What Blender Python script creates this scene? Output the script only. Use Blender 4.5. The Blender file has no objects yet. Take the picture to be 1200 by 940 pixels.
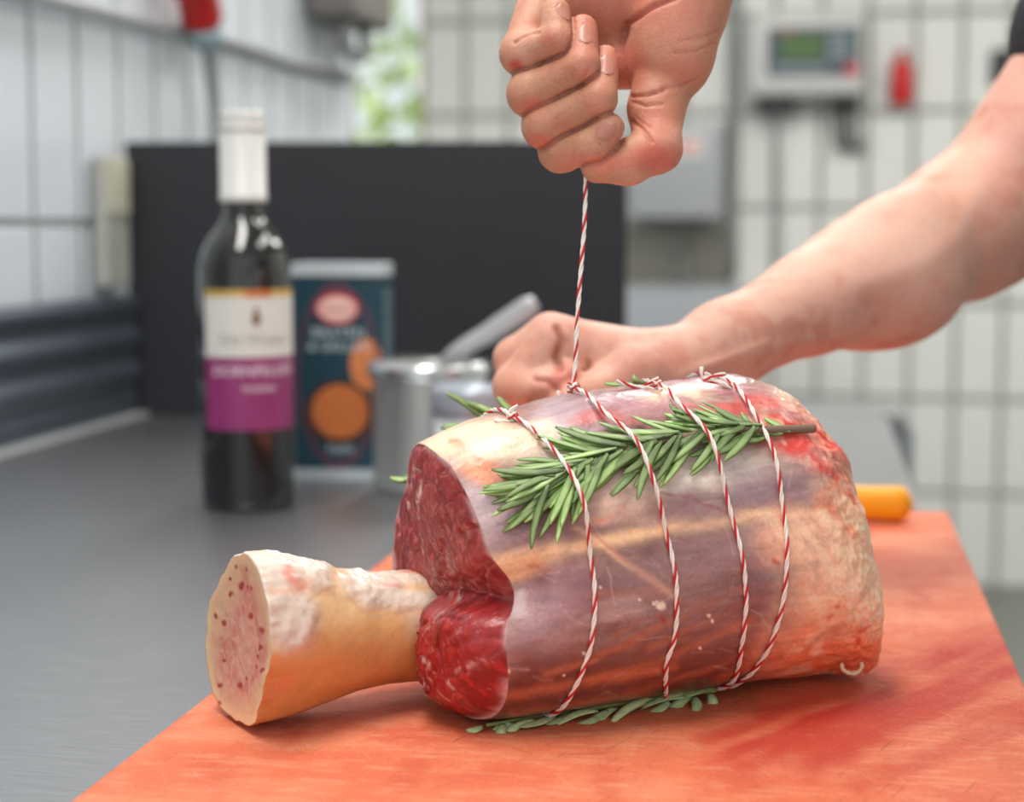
import bpy, bmesh, math, random
import numpy as np
from mathutils import Vector, Matrix
from mathutils.bvhtree import BVHTree

# ------------------------------------------------------------------ camera
SC = bpy.context.scene
COL = SC.collection
F = 2000.0                                   # focal length in pixels of the 1200x940 frame
CAM = np.array([0.0, 0.0, 1.12])
PITCH = math.atan(208 / F)
YAW = math.atan(360 / F * math.cos(PITCH))
FWD = np.array([-math.sin(YAW) * math.cos(PITCH), math.cos(YAW) * math.cos(PITCH), -math.sin(PITCH)])
RGT = np.array([math.cos(YAW), math.sin(YAW), 0.0])
UPV = np.cross(RGT, FWD)
cd = bpy.data.cameras.new('camera')
cam = bpy.data.objects.new('camera', cd)
COL.objects.link(cam)
cam.location = CAM
cam.rotation_euler = (math.pi / 2 - PITCH, 0, YAW)
cd.sensor_fit = 'HORIZONTAL'
cd.sensor_width = 36.0
cd.lens = F * 36.0 / 1200.0
cd.clip_start = 0.02
cd.dof.use_dof = True
cd.dof.focus_distance = 0.685
cd.dof.aperture_fstop = 6.3
SC.camera = cam

# ------------------------------------------------------------------ light
W = bpy.data.worlds.new('World')
SC.world = W
W.use_nodes = True
bg = W.node_tree.nodes['Background']
bg.inputs['Color'].default_value = (0.93, 0.97, 1.0, 1)
bg.inputs['Strength'].default_value = 1.05
SC.view_settings.view_transform = 'Standard'
SC.view_settings.look = 'None'
SC.view_settings.exposure = -0.18
SC.view_settings.gamma = 1.0
SC.view_settings.use_curve_mapping = False
LAMPS = [(-0.35, 0.55, 2.54, 0.35, 1.5, 36), (0.9, 1.6, 2.54, 0.35, 1.5, 18), (-0.2, 3.4, 2.54, 0.35, 1.5, 35), (1.2, 3.6, 2.54, 0.35, 1.5, 35), (-2.0, 3.6, 2.54, 0.35, 1.5, 18)]
for i, (x, y, z, sx, sy, e) in enumerate(LAMPS):
    ld = bpy.data.lights.new('lamp_light', 'AREA')
    ld.shape = 'RECTANGLE'; ld.size = sx; ld.size_y = sy; ld.energy = e
    ld.color = (1.0, 0.97, 0.93)
    lo = bpy.data.objects.new('lamp_light', ld)
    COL.objects.link(lo)
    lo.location = (x, y, z)

sd_ = bpy.data.lights.new('sun', 'SUN'); sd_.energy = 3.2; sd_.angle = 0.01; sd_.color = (1.0, 0.96, 0.88)      # daylight on the garden outside
so_ = bpy.data.objects.new('sun', sd_); COL.objects.link(so_); so_.location = (-8, 2, 10)
so_.rotation_euler = Vector((0.6, 0.25, -0.76)).to_track_quat('-Z', 'Y').to_euler()

# ------------------------------------------------------------------ helpers
def ray(px, py):
    return FWD + RGT * ((px - 600.0) / F) - UPV * ((py - 470.0) / F)
def P(px, py, dep):
    return CAM + ray(px, py) * dep
def onz(px, py, z):
    d = ray(px, py); return CAM + d * ((z - CAM[2]) / d[2])
def onx(px, py, x):
    d = ray(px, py); return CAM + d * ((x - CAM[0]) / d[0])
def ony(px, py, y):
    d = ray(px, py); return CAM + d * ((y - CAM[1]) / d[1])
def proj(p):
    d = np.asarray(p, float) - CAM
    z = d @ FWD
    return np.stack([600 + F * (d @ RGT) / z, 470 - F * (d @ UPV) / z], -1)

def lin(c):
    c = np.asarray(c, float) / 255.0
    return np.where(c <= 0.04045, c / 12.92, ((c + 0.055) / 1.055) ** 2.4)
def L4(c):
    l = lin(c); return (float(l[0]), float(l[1]), float(l[2]), 1.0)

_rs = np.random.RandomState(7)
_LAT = _rs.rand(32, 32, 32).astype(np.float32)
def vnoise(p):
    p = np.asarray(p, np.float64)
    i = np.floor(p).astype(np.int64); f = (p - i)
    f = f * f * (3 - 2 * f)
    i0 = i & 31; i1 = (i + 1) & 31
    x0, y0, z0 = i0[..., 0], i0[..., 1], i0[..., 2]
    x1, y1, z1 = i1[..., 0], i1[..., 1], i1[..., 2]
    fx, fy, fz = f[..., 0], f[..., 1], f[..., 2]
    a = _LAT[x0, y0, z0] * (1 - fx) + _LAT[x1, y0, z0] * fx
    b = _LAT[x0, y1, z0] * (1 - fx) + _LAT[x1, y1, z0] * fx
    c = _LAT[x0, y0, z1] * (1 - fx) + _LAT[x1, y0, z1] * fx
    d = _LAT[x0, y1, z1] * (1 - fx) + _LAT[x1, y1, z1] * fx
    return (a * (1 - fy) + b * fy) * (1 - fz) + (c * (1 - fy) + d * fy) * fz
def fbm(p, scale=1.0, octv=4, off=0.0, gain=0.5):
    p = np.asarray(p, float) * scale + off
    s = 0.0; amp = 1.0; tot = 0.0
    for k in range(octv):
        s = s + amp * vnoise(p + 11.3 * k); tot += amp
        amp *= gain; p = p * 2.03
    return s / tot                              # 0..1, mean about .5
def sstep(a, b, x):
    t = np.clip((x - a) / (b - a), 0, 1); return t * t * (3 - 2 * t)

# paint helpers: U are pixel-frame coordinates of surface points (used only to find where on the surface a mark lies)
def pdist(U, poly):
    poly = np.asarray(poly, float)
    best = np.full(U.shape[0], 1e9)
    for a, b in zip(poly[:-1], poly[1:]):
        ab = b - a; l = ab @ ab + 1e-9
        t = np.clip(((U - a) @ ab) / l, 0, 1)
        d = np.hypot(U[:, 0] - a[0] - t * ab[0], U[:, 1] - a[1] - t * ab[1])
        best = np.minimum(best, d)
    return best
def stroke(U, poly, w):
    return np.exp(-(pdist(U, poly) / w) ** 2)
def blob(U, cx, cy, rx, ry, ang=0, soft=0.5):
    c, s = math.cos(math.radians(ang)), math.sin(math.radians(ang))
    dx, dy = U[:, 0] - cx, U[:, 1] - cy
    q = np.hypot((dx * c + dy * s) / rx, (-dx * s + dy * c) / ry)
    return 1 - sstep(1 - soft, 1 + soft, q)
def mixc(col, c, m):
    return col + (lin(c)[None, :] - col) * np.clip(m, 0, 1)[:, None]

def tag(o, label=None, cat=None, group=None, kind=None):
    if label: o['label'] = label
    if cat: o['category'] = cat
    if group: o['group'] = group
    if kind: o['kind'] = kind
    return o
def place(o, parent):
    if parent is not None:
        o.parent = parent
        o.location = Vector(o.location) - Vector(parent['_w'])
        o['_w'] = list(Vector(parent['_w']) + Vector(o.location))
    else:
        o['_w'] = list(o.location)
def thing(name, loc, label, cat, group=None):
    o = bpy.data.objects.new(name, None)
    COL.objects.link(o)
    o.empty_display_size = 0.02
    o.location = Vector([float(v) for v in loc]); o['_w'] = [float(v) for v in loc]
    return tag(o, label, cat, group)
def new_obj(name, me, parent=None, loc=(0, 0, 0)):
    o = bpy.data.objects.new(name, me)
    COL.objects.link(o)
    o.location = Vector([float(v) for v in loc])
    place(o, parent)
    return o
def mesh(name, V, Fc, mat, parent=None, smooth=True, col=None, raw=False):
    """world-space vertices -> one mesh object with its origin at the base of its box"""
    V = np.asarray(V, np.float64).reshape(-1, 3)
    org = np.array([(V[:, 0].min() + V[:, 0].max()) / 2, (V[:, 1].min() + V[:, 1].max()) / 2, V[:, 2].min()])
    me = bpy.data.meshes.new(name)
    if isinstance(Fc, np.ndarray):
        n, k = Fc.shape
        me.vertices.add(len(V)); me.vertices.foreach_set('co', (V - org).astype(np.float32).ravel())
        me.loops.add(n * k); me.loops.foreach_set('vertex_index', Fc.astype(np.int32).ravel())
        me.polygons.add(n); me.polygons.foreach_set('loop_start', np.arange(0, n * k, k, dtype=np.int32))
        me.update(calc_edges=True)
    else:
        me.from_pydata([tuple(v) for v in (V - org)], [], Fc)
        me.update()
    me.polygons.foreach_set('use_smooth', np.full(len(me.polygons), smooth))
    if col is not None:
        at = me.color_attributes.new('Col', 'FLOAT_COLOR', 'POINT')
        c4 = np.ones((len(V), 4), np.float32); c4[:, :3] = np.clip(col, 0, 1)
        at.data.foreach_set('color', c4.ravel())
    if mat is not None: me.materials.append(mat)
    return new_obj(name, me, parent, org)
def gridfaces(n, m, wrap=True):
    i = np.arange(n - 1)[:, None]; j = np.arange(m if wrap else m - 1)[None, :]
    j2 = (j + 1) % m
    f = np.stack([i * m + j, i * m + j2, (i + 1) * m + j2, (i + 1) * m + j], -1)
    return f.reshape(-1, 4)
def box(name, lo, hi, mat, parent=None, bev=0.0, seg=2, smooth=False):
    lo = np.asarray(lo, float); hi = np.asarray(hi, float)
    bm = bmesh.new()
    bmesh.ops.create_cube(bm, size=1.0)
    for v in bm.verts: v.co = Vector(((v.co.x) * (hi[0] - lo[0]), v.co.y * (hi[1] - lo[1]), (v.co.z + 0.5) * (hi[2] - lo[2])))
    if bev > 0:
        bmesh.ops.bevel(bm, geom=list(bm.edges), offset=bev, segments=seg, affect='EDGES', profile=0.5)
    me = bpy.data.meshes.new(name); bm.to_mesh(me); bm.free()
    if mat: me.materials.append(mat)
    if bev > 0: me.polygons.foreach_set('use_smooth', np.full(len(me.polygons), smooth))
    return new_obj(name, me, parent, ((lo[0] + hi[0]) / 2, (lo[1] + hi[1]) / 2, lo[2]))
def lathe(name, prof, c, mat, parent=None, seg=64, smooth=True):
    """prof: list of (r, z) from bottom to top about the vertical axis through c"""
    prof = np.asarray(prof, float); th = np.linspace(0, 2 * math.pi, seg, endpoint=False)
    V = np.stack([prof[:, :1] * np.cos(th), prof[:, :1] * np.sin(th), np.repeat(prof[:, 1:], seg, 1)], -1) + np.asarray(c, float)
    f = gridfaces(len(prof), seg)
    return mesh(name, V, f, mat, parent, smooth)
def frames(pts):
    pts = np.asarray(pts, float)
    T = np.gradient(pts, axis=0); T /= np.linalg.norm(T, axis=1)[:, None] + 1e-12
    n = np.cross(T[0], [0.3, 0.2, 1.0]); n /= np.linalg.norm(n)
    N = [n]
    for k in range(1, len(pts)):
        n = n - T[k] * (n @ T[k]); n /= np.linalg.norm(n) + 1e-12; N.append(n)
    N = np.array(N); B = np.cross(T, N)
    return T, N, B
def tubeV(pts, rad, seg=8, caps=True):
    pts = np.asarray(pts, float); T, N, B = frames(pts)
    rad = np.broadcast_to(np.asarray(rad, float), (len(pts),)).copy()
    if caps:
        pts = np.concatenate([pts[:1], pts, pts[-1:]]); N = np.concatenate([N[:1], N, N[-1:]]); B = np.concatenate([B[:1], B, B[-1:]])
        rad = np.concatenate([[1e-5], rad, [1e-5]])
    th = np.linspace(0, 2 * math.pi, seg, endpoint=False)
    V = pts[:, None, :] + rad[:, None, None] * (N[:, None, :] * np.cos(th)[None, :, None] + B[:, None, :] * np.sin(th)[None, :, None])
    return V.reshape(-1, 3), gridfaces(len(pts), seg)
def tube(name, pts, rad, mat, parent=None, seg=10):
    V, f = tubeV(pts, rad, seg); return mesh(name, V, f, mat, parent)
def spline(ctrl, n):
    """Catmull-Rom through ctrl points, n samples evenly along the length"""
    c = np.asarray(ctrl, float)
    c = np.concatenate([[2 * c[0] - c[1]], c, [2 * c[-1] - c[-2]]])
    out = []
    for k in range(1, len(c) - 2):
        t = np.linspace(0, 1, 24, endpoint=False)[:, None]
        p0, p1, p2, p3 = c[k - 1], c[k], c[k + 1], c[k + 2]
        out.append(0.5 * ((2 * p1) + (-p0 + p2) * t + (2 * p0 - 5 * p1 + 4 * p2 - p3) * t ** 2 + (-p0 + 3 * p1 - 3 * p2 + p3) * t ** 3))
    out.append(c[-2:-1])
    q = np.concatenate(out); s = np.concatenate([[0], np.cumsum(np.linalg.norm(np.diff(q, axis=0), axis=1))])
    t = np.linspace(0, s[-1], n)
    return np.stack([np.interp(t, s, q[:, k]) for k in range(q.shape[1])], -1)

# ------------------------------------------------------------------ materials
def nodes(name):
    m = bpy.data.materials.new(name); m.use_nodes = True
    nt = m.node_tree; b = nt.nodes['Principled BSDF']
    return m, nt, b
def noise_node(nt, scale, detail=4, rough=0.55, vec=None, stretch=None):
    n = nt.nodes.new('ShaderNodeTexNoise')
    n.inputs['Scale'].default_value = scale; n.inputs['Detail'].default_value = detail; n.inputs['Roughness'].default_value = rough
    tc = nt.nodes.new('ShaderNodeTexCoord')
    src = tc.outputs['Object']
    if stretch is not None:
        mp = nt.nodes.new('ShaderNodeMapping'); mp.inputs['Scale'].default_value = stretch
        nt.links.new(src, mp.inputs['Vector']); src = mp.outputs['Vector']
    nt.links.new(src, n.inputs['Vector'])
    return n
def mk(name, rgb, rough=0.5, metal=0.0, var=0.08, scale=30, bump=0.0, bscale=None, coat=0.0, stretch=None, sss=0.0, spec=0.5, dist=0.001, rvar=0.0):
    m, nt, b = nodes(name)
    c = lin(rgb)
    n = noise_node(nt, scale, stretch=stretch)
    mx = nt.nodes.new('ShaderNodeMix'); mx.data_type = 'RGBA'
    mx.inputs['A'].default_value = (*[float(v) for v in c * (1 - var)], 1)
    mx.inputs['B'].default_value = (*[float(min(v, 1)) for v in c * (1 + var)], 1)
    nt.links.new(n.outputs['Fac'], mx.inputs['Factor'])
    nt.links.new(mx.outputs['Result'], b.inputs['Base Color'])
    b.inputs['Roughness'].default_value = rough; b.inputs['Metallic'].default_value = metal
    b.inputs['Specular IOR Level'].default_value = spec
    b.inputs['Coat Weight'].default_value = coat; b.inputs['Coat Roughness'].default_value = 0.08
    if sss > 0:
        b.inputs['Subsurface Weight'].default_value = sss; b.inputs['Subsurface Scale'].default_value = 0.004
        b.inputs['Subsurface Radius'].default_value = (1.0, 0.4, 0.25)
    if rvar > 0:
        mr = nt.nodes.new('ShaderNodeMapRange'); mr.inputs['To Min'].default_value = rough - rvar; mr.inputs['To Max'].default_value = rough + rvar
        nt.links.new(n.outputs['Fac'], mr.inputs['Value']); nt.links.new(mr.outputs['Result'], b.inputs['Roughness'])
    if bump > 0:
        n2 = noise_node(nt, bscale or scale * 3, stretch=stretch)
        bp = nt.nodes.new('ShaderNodeBump'); bp.inputs['Strength'].default_value = bump; bp.inputs['Distance'].default_value = dist
        nt.links.new(n2.outputs['Fac'], bp.inputs['Height']); nt.links.new(bp.outputs['Normal'], b.inputs['Normal'])
    return m
def vcol(name, rough=0.4, sss=0.0, coat=0.0, var=0.1, scale=300, bump=0.1, bscale=600, dist=0.0006, spec=0.5, croug=0.15, sscale=0.003, rvar=0.1):
    """surface colour from the mesh's own colour attribute, broken up with fine noise"""
    m, nt, b = nodes(name)
    at = nt.nodes.new('ShaderNodeAttribute'); at.attribute_name = 'Col'
    n = noise_node(nt, scale, 5, 0.6)
    mr = nt.nodes.new('ShaderNodeMapRange'); mr.inputs['To Min'].default_value = 1 - var; mr.inputs['To Max'].default_value = 1 + var
    mr.inputs['From Min'].default_value = 0.25; mr.inputs['From Max'].default_value = 0.75
    nt.links.new(n.outputs['Fac'], mr.inputs['Value'])
    vm = nt.nodes.new('ShaderNodeVectorMath'); vm.operation = 'SCALE'
    nt.links.new(at.outputs['Color'], vm.inputs[0]); nt.links.new(mr.outputs['Result'], vm.inputs['Scale'])
    nt.links.new(vm.outputs['Vector'], b.inputs['Base Color'])
    b.inputs['Specular IOR Level'].default_value = spec
    b.inputs['Coat Weight'].default_value = coat; b.inputs['Coat Roughness'].default_value = croug
    if sss > 0:
        b.inputs['Subsurface Weight'].default_value = sss; b.inputs['Subsurface Scale'].default_value = sscale
        b.inputs['Subsurface Radius'].default_value = (1.0, 0.35, 0.2)
    n3 = noise_node(nt, scale * 0.25, 3)
    m3 = nt.nodes.new('ShaderNodeMapRange'); m3.inputs['To Min'].default_value = rough - rvar; m3.inputs['To Max'].default_value = rough + rvar
    m3.inputs['From Min'].default_value = 0.3; m3.inputs['From Max'].default_value = 0.7
    nt.links.new(n3.outputs['Fac'], m3.inputs['Value']); nt.links.new(m3.outputs['Result'], b.inputs['Roughness'])
    if bump > 0:
        n2 = noise_node(nt, bscale, 4)
        bp = nt.nodes.new('ShaderNodeBump'); bp.inputs['Strength'].default_value = bump; bp.inputs['Distance'].default_value = dist
        nt.links.new(n2.outputs['Fac'], bp.inputs['Height']); nt.links.new(bp.outputs['Normal'], b.inputs['Normal'])
    return m

# ================================================================== SETTING
M = {}
M['floor'] = mk('floor_tile_grey', (112, 116, 108), 0.45, var=0.12, scale=6, bump=0.05)
M['grout'] = mk('grout_grey', (150, 151, 147), 0.85, var=0.1, scale=80, bump=0.1)
M['tile_b'] = mk('glazed_tile_white', (216, 217, 213), 0.22, var=0.025, scale=9, bump=0.02, bscale=20)
M['grout_l'] = mk('grout_pale_grey', (136, 141, 143), 0.85, var=0.06, scale=80, bump=0.1)
M['tile_l'] = mk('glazed_tile_cool_white', (206, 213, 220), 0.25, var=0.02, scale=9, bump=0.02, bscale=20)
M['steel'] = mk('brushed_steel', (150, 152, 154), 0.34, 1.0, var=0.10, scale=60, stretch=(1.0, 14.0, 14.0), bump=0.05, bscale=200, rvar=0.06)
M['counter'] = mk('worn_counter_steel', (162, 164, 167), 0.34, 0.93, var=0.34, scale=30, stretch=(1.0, 14.0, 14.0), bump=0.3, bscale=120, rvar=0.10, dist=0.0006)
M['steel_wall'] = mk('satin_steel', (168, 171, 172), 0.42, 0.9, var=0.06, scale=20)
M['black_sheet'] = mk('black_sheet', (26, 27, 33), 0.5, 0.0, var=0.35, scale=9, bump=0.03, bscale=60, rvar=0.08)
M['black_rib'] = mk('black_ribbed_metal', (108, 116, 128), 0.38, 0.75, var=0.15, scale=20)
M['white_pl'] = mk('white_plastic', (222, 224, 222), 0.35, var=0.02)
M['grey_pl'] = mk('grey_plastic', (150, 152, 152), 0.45, var=0.05)
M['dark_pl'] = mk('dark_plastic', (46, 47, 48), 0.45, var=0.1)
M['red_pl'] = mk('red_plastic', (196, 30, 26), 0.35, var=0.08)
M['cable'] = mk('grey_cable', (158, 161, 164), 0.5, var=0.05)
M['beige'] = mk('beige_plastic', (196, 188, 168), 0.5, var=0.05)
M['window_fr'] = mk('window_frame_olive', (150, 148, 126), 0.5, var=0.05)
M['lamp_house'] = mk('lamp_housing', (225, 226, 225), 0.4, var=0.02)

floor = box('floor', (-3.4, -1.6, -0.05), (3.0, 5.6, 0.0), M['floor']); tag(floor, 'grey-green floor of the butchery', None, kind='structure')
# left wall: wall slab with every tile standing proud of the grout
XW = -0.785; YEND = 2.86
wl = box('wall_left', (XW - 0.15, 0.2, 0.0), (XW - 0.0015, YEND, 2.6), M['grout_l']); tag(wl, 'tiled white wall beside the steel counter', kind='structure')
def tile_mesh(name, w, h, t, mat, axis):
    bm = bmesh.new(); bmesh.ops.create_cube(bm, size=1.0)
    for v in bm.verts:
        v.co = Vector((v.co.x * t, v.co.y * w, v.co.z * h)) if axis == 'x' else Vector((v.co.x * w, v.co.y * t, v.co.z * h))
    bmesh.ops.bevel(bm, geom=list(bm.edges), offset=0.0022, segments=1, affect='EDGES')
    me = bpy.data.meshes.new(name); bm.to_mesh(me); bm.free(); me.materials.append(mat); return me
tw, thh = 0.1095, 0.232
tm = tile_mesh('tile', tw - 0.010, thh - 0.008, 0.008, M['tile_l'], 'x')
rr = random.Random(3)
ys = 1.6333 - 5 * tw
for j in range(-1, 6):
    for i in range(0, 16):
        y = ys + (i + 0.5) * tw; z = 1.12 + (j + 0.5) * thh
        if y + tw / 2 > YEND: continue
        new_obj('tile', tm, wl, (XW - 0.004 + rr.uniform(-0.0004, 0.0004), y, z))
# back wall with tall tiles
YB = 5.4; bw, bh = 0.1395, 0.2935
wb = box('wall_back', (-1.24, YB, 0.0), (1.9, YB + 0.15, 2.6), M['grout']); tag(wb, 'white tiled wall at the back of the butchery', kind='structure')
wb2 = box('wall_back', (-3.4, YB, 0.0), (-1.62, YB + 0.15, 2.6), M['grout']); tag(wb2, 'short tiled wall to the left of the tall window', kind='structure')
wb3 = box('wall_back', (-1.62, YB, 0.0), (-1.24, YB + 0.15, 0.95), M['grout']); tag(wb3, 'wall below the tall window', kind='structure')
tmb = tile_mesh('tile', bw - 0.017, bh - 0.018, 0.012, M['tile_b'], 'y')
for j in range(0, 7):
    z = -0.007 + (j + 0.5) * bh
    for i in range(-12, 9):
        x = 0.2784 + (i + 0.5) * bw
        if x + bw / 2 > 1.5 or x - bw / 2 < -1.30: continue
        new_obj('tile', tmb, wb, (x, YB - 0.004 + rr.uniform(-0.0005, 0.0005), z))
cl_ = box('ceiling', (-3.4, -0.9, 2.62), (2.05, 5.55, 2.7), mk('ceiling_white', (226, 226, 222), 0.8, var=0.03)); tag(cl_, 'white ceiling of the butchery', kind='structure')
wx = box('wall_far_left', (-3.4, 2.7, 0), (-3.3, 5.4, 2.6), M['tile_b']); tag(wx, 'white side wall of the back room', kind='structure')
wr = box('wall_right', (1.9, 0.6, 0), (2.05, 5.55, 2.6), M['tile_b']); tag(wr, 'white wall on the far side of the butcher', kind='structure')

# tall window in the back wall and the greenery outside
wn = thing('window_1', (-1.43, YB + 0.04, 0.95), 'tall narrow window showing green leaves outside', None); wn['kind'] = 'structure'
x0, x1, z0, z1 = -1.62, -1.24, 0.95, 2.45
box('frame_jamb', (x1 - 0.022, YB - 0.01, z0), (x1, YB + 0.08, z1), M['window_fr'], wn, 0.004)
box('frame_jamb', (x0, YB - 0.01, z0), (x0 + 0.05, YB + 0.08, z1), M['window_fr'], wn, 0.004)
box('frame_sill', (x0 + 0.05, YB - 0.01, z0), (x1 - 0.05, YB + 0.08, z0 + 0.05), M['window_fr'], wn, 0.004)
box('frame_head', (x0 + 0.05, YB - 0.01, z1 - 0.05), (x1 - 0.05, YB + 0.08, z1), M['window_fr'], wn, 0.004)
gm, nt, b = nodes('window_glass')
b.inputs['Base Color'].default_value = (0.95, 1, 0.97, 1); b.inputs['Roughness'].default_value = 0.0
b.inputs['Transmission Weight'].default_value = 1.0; b.inputs['IOR'].default_value = 1.0
box('pane', (x0 + 0.05, YB + 0.03, z0 + 0.05), (x1 - 0.05, YB + 0.036, z1 - 0.05), gm, wn)
def leafcloud(name, label, cx, cy, cz, rx, ry, rz, n, size, rgb, seed):
    r = np.random.RandomState(seed)
    d = r.normal(size=(n, 3)); d /= np.linalg.norm(d, axis=1)[:, None]
    rad = r.rand(n, 1) ** 0.4
    c = d * rad * np.array([rx, ry, rz]) + np.array([cx, cy, cz])
    q1 = r.normal(size=(n, 3)); q1 /= np.linalg.norm(q1, axis=1)[:, None]
    q2 = np.cross(q1, r.normal(size=(n, 3))); q2 /= np.linalg.norm(q2, axis=1)[:, None]
    s = size * (0.6 + 0.8 * r.rand(n, 1))
    V = np.stack([c - q1 * s, c + q2 * s * 0.45 - q1 * s * 0.1, c + q1 * s, c - q2 * s * 0.45 - q1 * s * 0.1], 1).reshape(-1, 3)
    Fq = np.arange(4 * n).reshape(n, 4)
    root = thing(name, (cx, cy, 0.0), label, 'shrub')
    fo = mesh('foliage', V, Fq, mk(name + '_leaf', rgb, 0.5, var=0.35, scale=3, sss=0.0), root, False); fo['kind'] = 'stuff'
    V, f = tubeV(spline([(cx, cy, 0), (cx + 0.03, cy, cz * 0.5), (cx, cy, cz)], 12), np.linspace(0.05, 0.02, 12), 8)
    mesh('trunk', V, f, mk(name + '_bark', (92, 78, 60), 0.8, var=0.2), root)
leafcloud('garden_shrub', 'light green shrub outside the tall window', -1.9, 7.9, 1.45, 0.8, 0.5, 1.0, 420, 0.07, (198, 214, 146), 5)
leafcloud('garden_hedge', 'darker hedge at the foot of the shrub outside', -2.0, 8.8, 0.80, 1.3, 0.4, 0.5, 700, 0.08, (150, 178, 98), 8)
ground = box('ground_outside', (-6, 5.6, -0.05), (3.0, 12, 0.0), mk('grass_ground', (150, 165, 110), 0.9, var=0.2, scale=3)); tag(ground, 'grassy ground outside the window', kind='structure')
paleh = box('wall_outside', (-6, 11.8, 0), (3.0, 12, 1.2), mk('pale_render', (225, 228, 222), 0.8, var=0.05)); tag(paleh, 'pale wall beyond the garden', kind='structure')

# ceiling lamps (housings of the area lights)
for (x, y, z, sx, sy, e), wh in zip(LAMPS, ('above the orange cutting board', 'above the butcher', 'in front of the weighing terminal', 'near the right-hand wall', 'before the tall window')):
    box('ceiling_lamp', (x - sx / 2 - 0.02, y - sy / 2 - 0.02, z + 0.012), (x + sx / 2 + 0.02, y + sy / 2 + 0.02, z + 0.079), M['lamp_house'], None, 0.006)
    o = COL.objects[-1]; tag(o, 'long white ceiling lamp ' + wh, 'lamp', 'ceiling lamps above the butchery')

# ================================================================== COUNTER
ZC = 0.90
ct = thing('steel_counter', (-0.35, 1.0, 0.0), 'long brushed stainless steel worktop with legs', 'counter')
box('worktop', (-0.775, 0.12, ZC - 0.045), (0.082, 1.97, ZC), M['counter'], ct, 0.004, 3, True)
for x in (-0.72, 0.02):
    for y in (0.2, 1.05, 1.9):
        box('leg', (x - 0.02, y - 0.02, 0.0), (x + 0.02, y + 0.02, ZC - 0.045), M['steel'], ct, 0.003)
box('undershelf', (-0.75, 0.18, 0.25), (0.05, 1.92, 0.28), M['steel'], ct, 0.004)
# black ribbed splash guard along the left wall
sg = thing('splash_guard', (-0.77, 1.05, ZC), 'low black ribbed splash guard along the tiled wall', 'splash guard')
prof = []
zt = 1.0383
nz = 60
for k in range(nz + 1):
    z = ZC + 0.001 + (zt - ZC - 0.001) * k / nz
    u = (z - ZC) / (zt - ZC)
    prof.append((-0.765 + 0.0065 * (0.5 + 0.5 * math.cos(2 * math.pi * (u * 3.6 - 0.35))) * (1 if 0.16 < u < 0.97 else 0.2), z))
prof += [(-0.768, zt + 0.002), (-0.778, zt + 0.002), (-0.778, ZC + 0.001)]
V = np.array([[(x, y, z) for (x, z) in prof] for y in (0.25, 1.835)]).reshape(-1, 3)
n = len(prof)
fc = [(i, (i + 1) % n, n + (i + 1) % n, n + i) for i in range(n)] + [list(range(n))[::-1], list(range(n, 2 * n))]
mesh('ribbed_sheet', V, fc, M['black_rib'], sg, False)
box('sealant_strip', (-0.766, 0.25, ZC + 0.0005), (-0.748, 1.835, ZC + 0.006), mk('pale_sealant', (150, 152, 152), 0.5), sg, 0.002)
# upright black sheet across the end of the counter
pl, pr = np.array([-0.776, 1.845]), np.array([-0.213, 1.925])
dr = (pr - pl) / np.linalg.norm(pr - pl); nn = np.array([-dr[1], dr[0]])
bm = bmesh.new(); bmesh.ops.create_cube(bm, size=1.0)
Lp = np.linalg.norm(pr - pl)
for v in bm.verts: v.co = Vector((v.co.x * Lp, v.co.y * 0.008, (v.co.z + 0.5) * 0.312))
bmesh.ops.bevel(bm, geom=list(bm.edges), offset=0.0015, segments=2, affect='EDGES')
me = bpy.data.meshes.new('black_panel'); bm.to_mesh(me); bm.free(); me.materials.append(M['black_sheet'])
bp = new_obj('black_panel', me, None, (*((pl + pr) / 2 + nn * 0.004), ZC))
bp.rotation_euler = (0, 0, math.atan2(dr[1], dr[0]))
tag(bp, 'upright matt black panel standing across the far end of the counter', 'panel')

# ================================================================== WALL THINGS
# left wall: cable duct, red plug with its cable, beige socket box, grey box
pts = [onx(-60, -28, -0.772), onx(60, 0, -0.772), onx(180, 28, -0.772), onx(290, 55, -0.772), onx(345, 74, -0.772), onx(415, 88, -0.772)]
o = tube('wall_cable', spline(pts, 40), 0.0085, M['cable'], None, 10); tag(o, 'thick grey cable running along the white tiled wall', 'cable')
pg = thing('power_plug', onx(238, 46, -0.742), 'red and grey power plug on the end of a hanging cable', 'plug')
def lath_dir(name, a, b, prof, mat, parent, seg=24):
    a = np.asarray(a, float); b = np.asarray(b, float); d = b - a; L = np.linalg.norm(d)
    pts = np.array([a + d * t for t, r in prof]); rad = np.array([r for t, r in prof])
    V, f = tubeV(pts, rad, seg); return mesh(name, V, f, mat, parent)
lath_dir('plug_body', onx(238, 30, -0.745), onx(222, -50, -0.745), [(0, 0.0225), (0.1, 0.026), (0.5, 0.025), (0.55, 0.03), (0.62, 0.03), (0.64, 0.025), (1, 0.025)], M['red_pl'], pg)
lath_dir('cable_gland', onx(243, 56, -0.745), onx(238, 30, -0.745), [(0, 0.012), (0.2, 0.018), (0.3, 0.021), (1, 0.0225)], mk('plug_grey_blue', (136, 158, 166), 0.4), pg)
tube('plug_cable', spline([onx(243, 54, -0.745), onx(247, 84, -0.75), onx(251, 120, -0.757), onx(251, 165, -0.762), onx(250, 260, -0.768), onx(245, 330, -0.77)], 30), 0.0078, M['cable'], pg)
sb = thing('socket_box', onx(122, 300, -0.775), 'small beige socket box on the tiled wall behind the black panel', 'socket')
a = onx(113, 190, -0.775); 
box('socket_body', (-0.7805, 1.762, 1.05), (-0.766, 1.832, 1.195), mk('socket_beige', (166, 166, 160), 0.5), sb, 0.004)
box('socket_lid', (-0.766, 1.768, 1.13), (-0.763, 1.826, 1.19), mk('socket_yellow', (186, 185, 166), 0.5), sb, 0.001)
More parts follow.
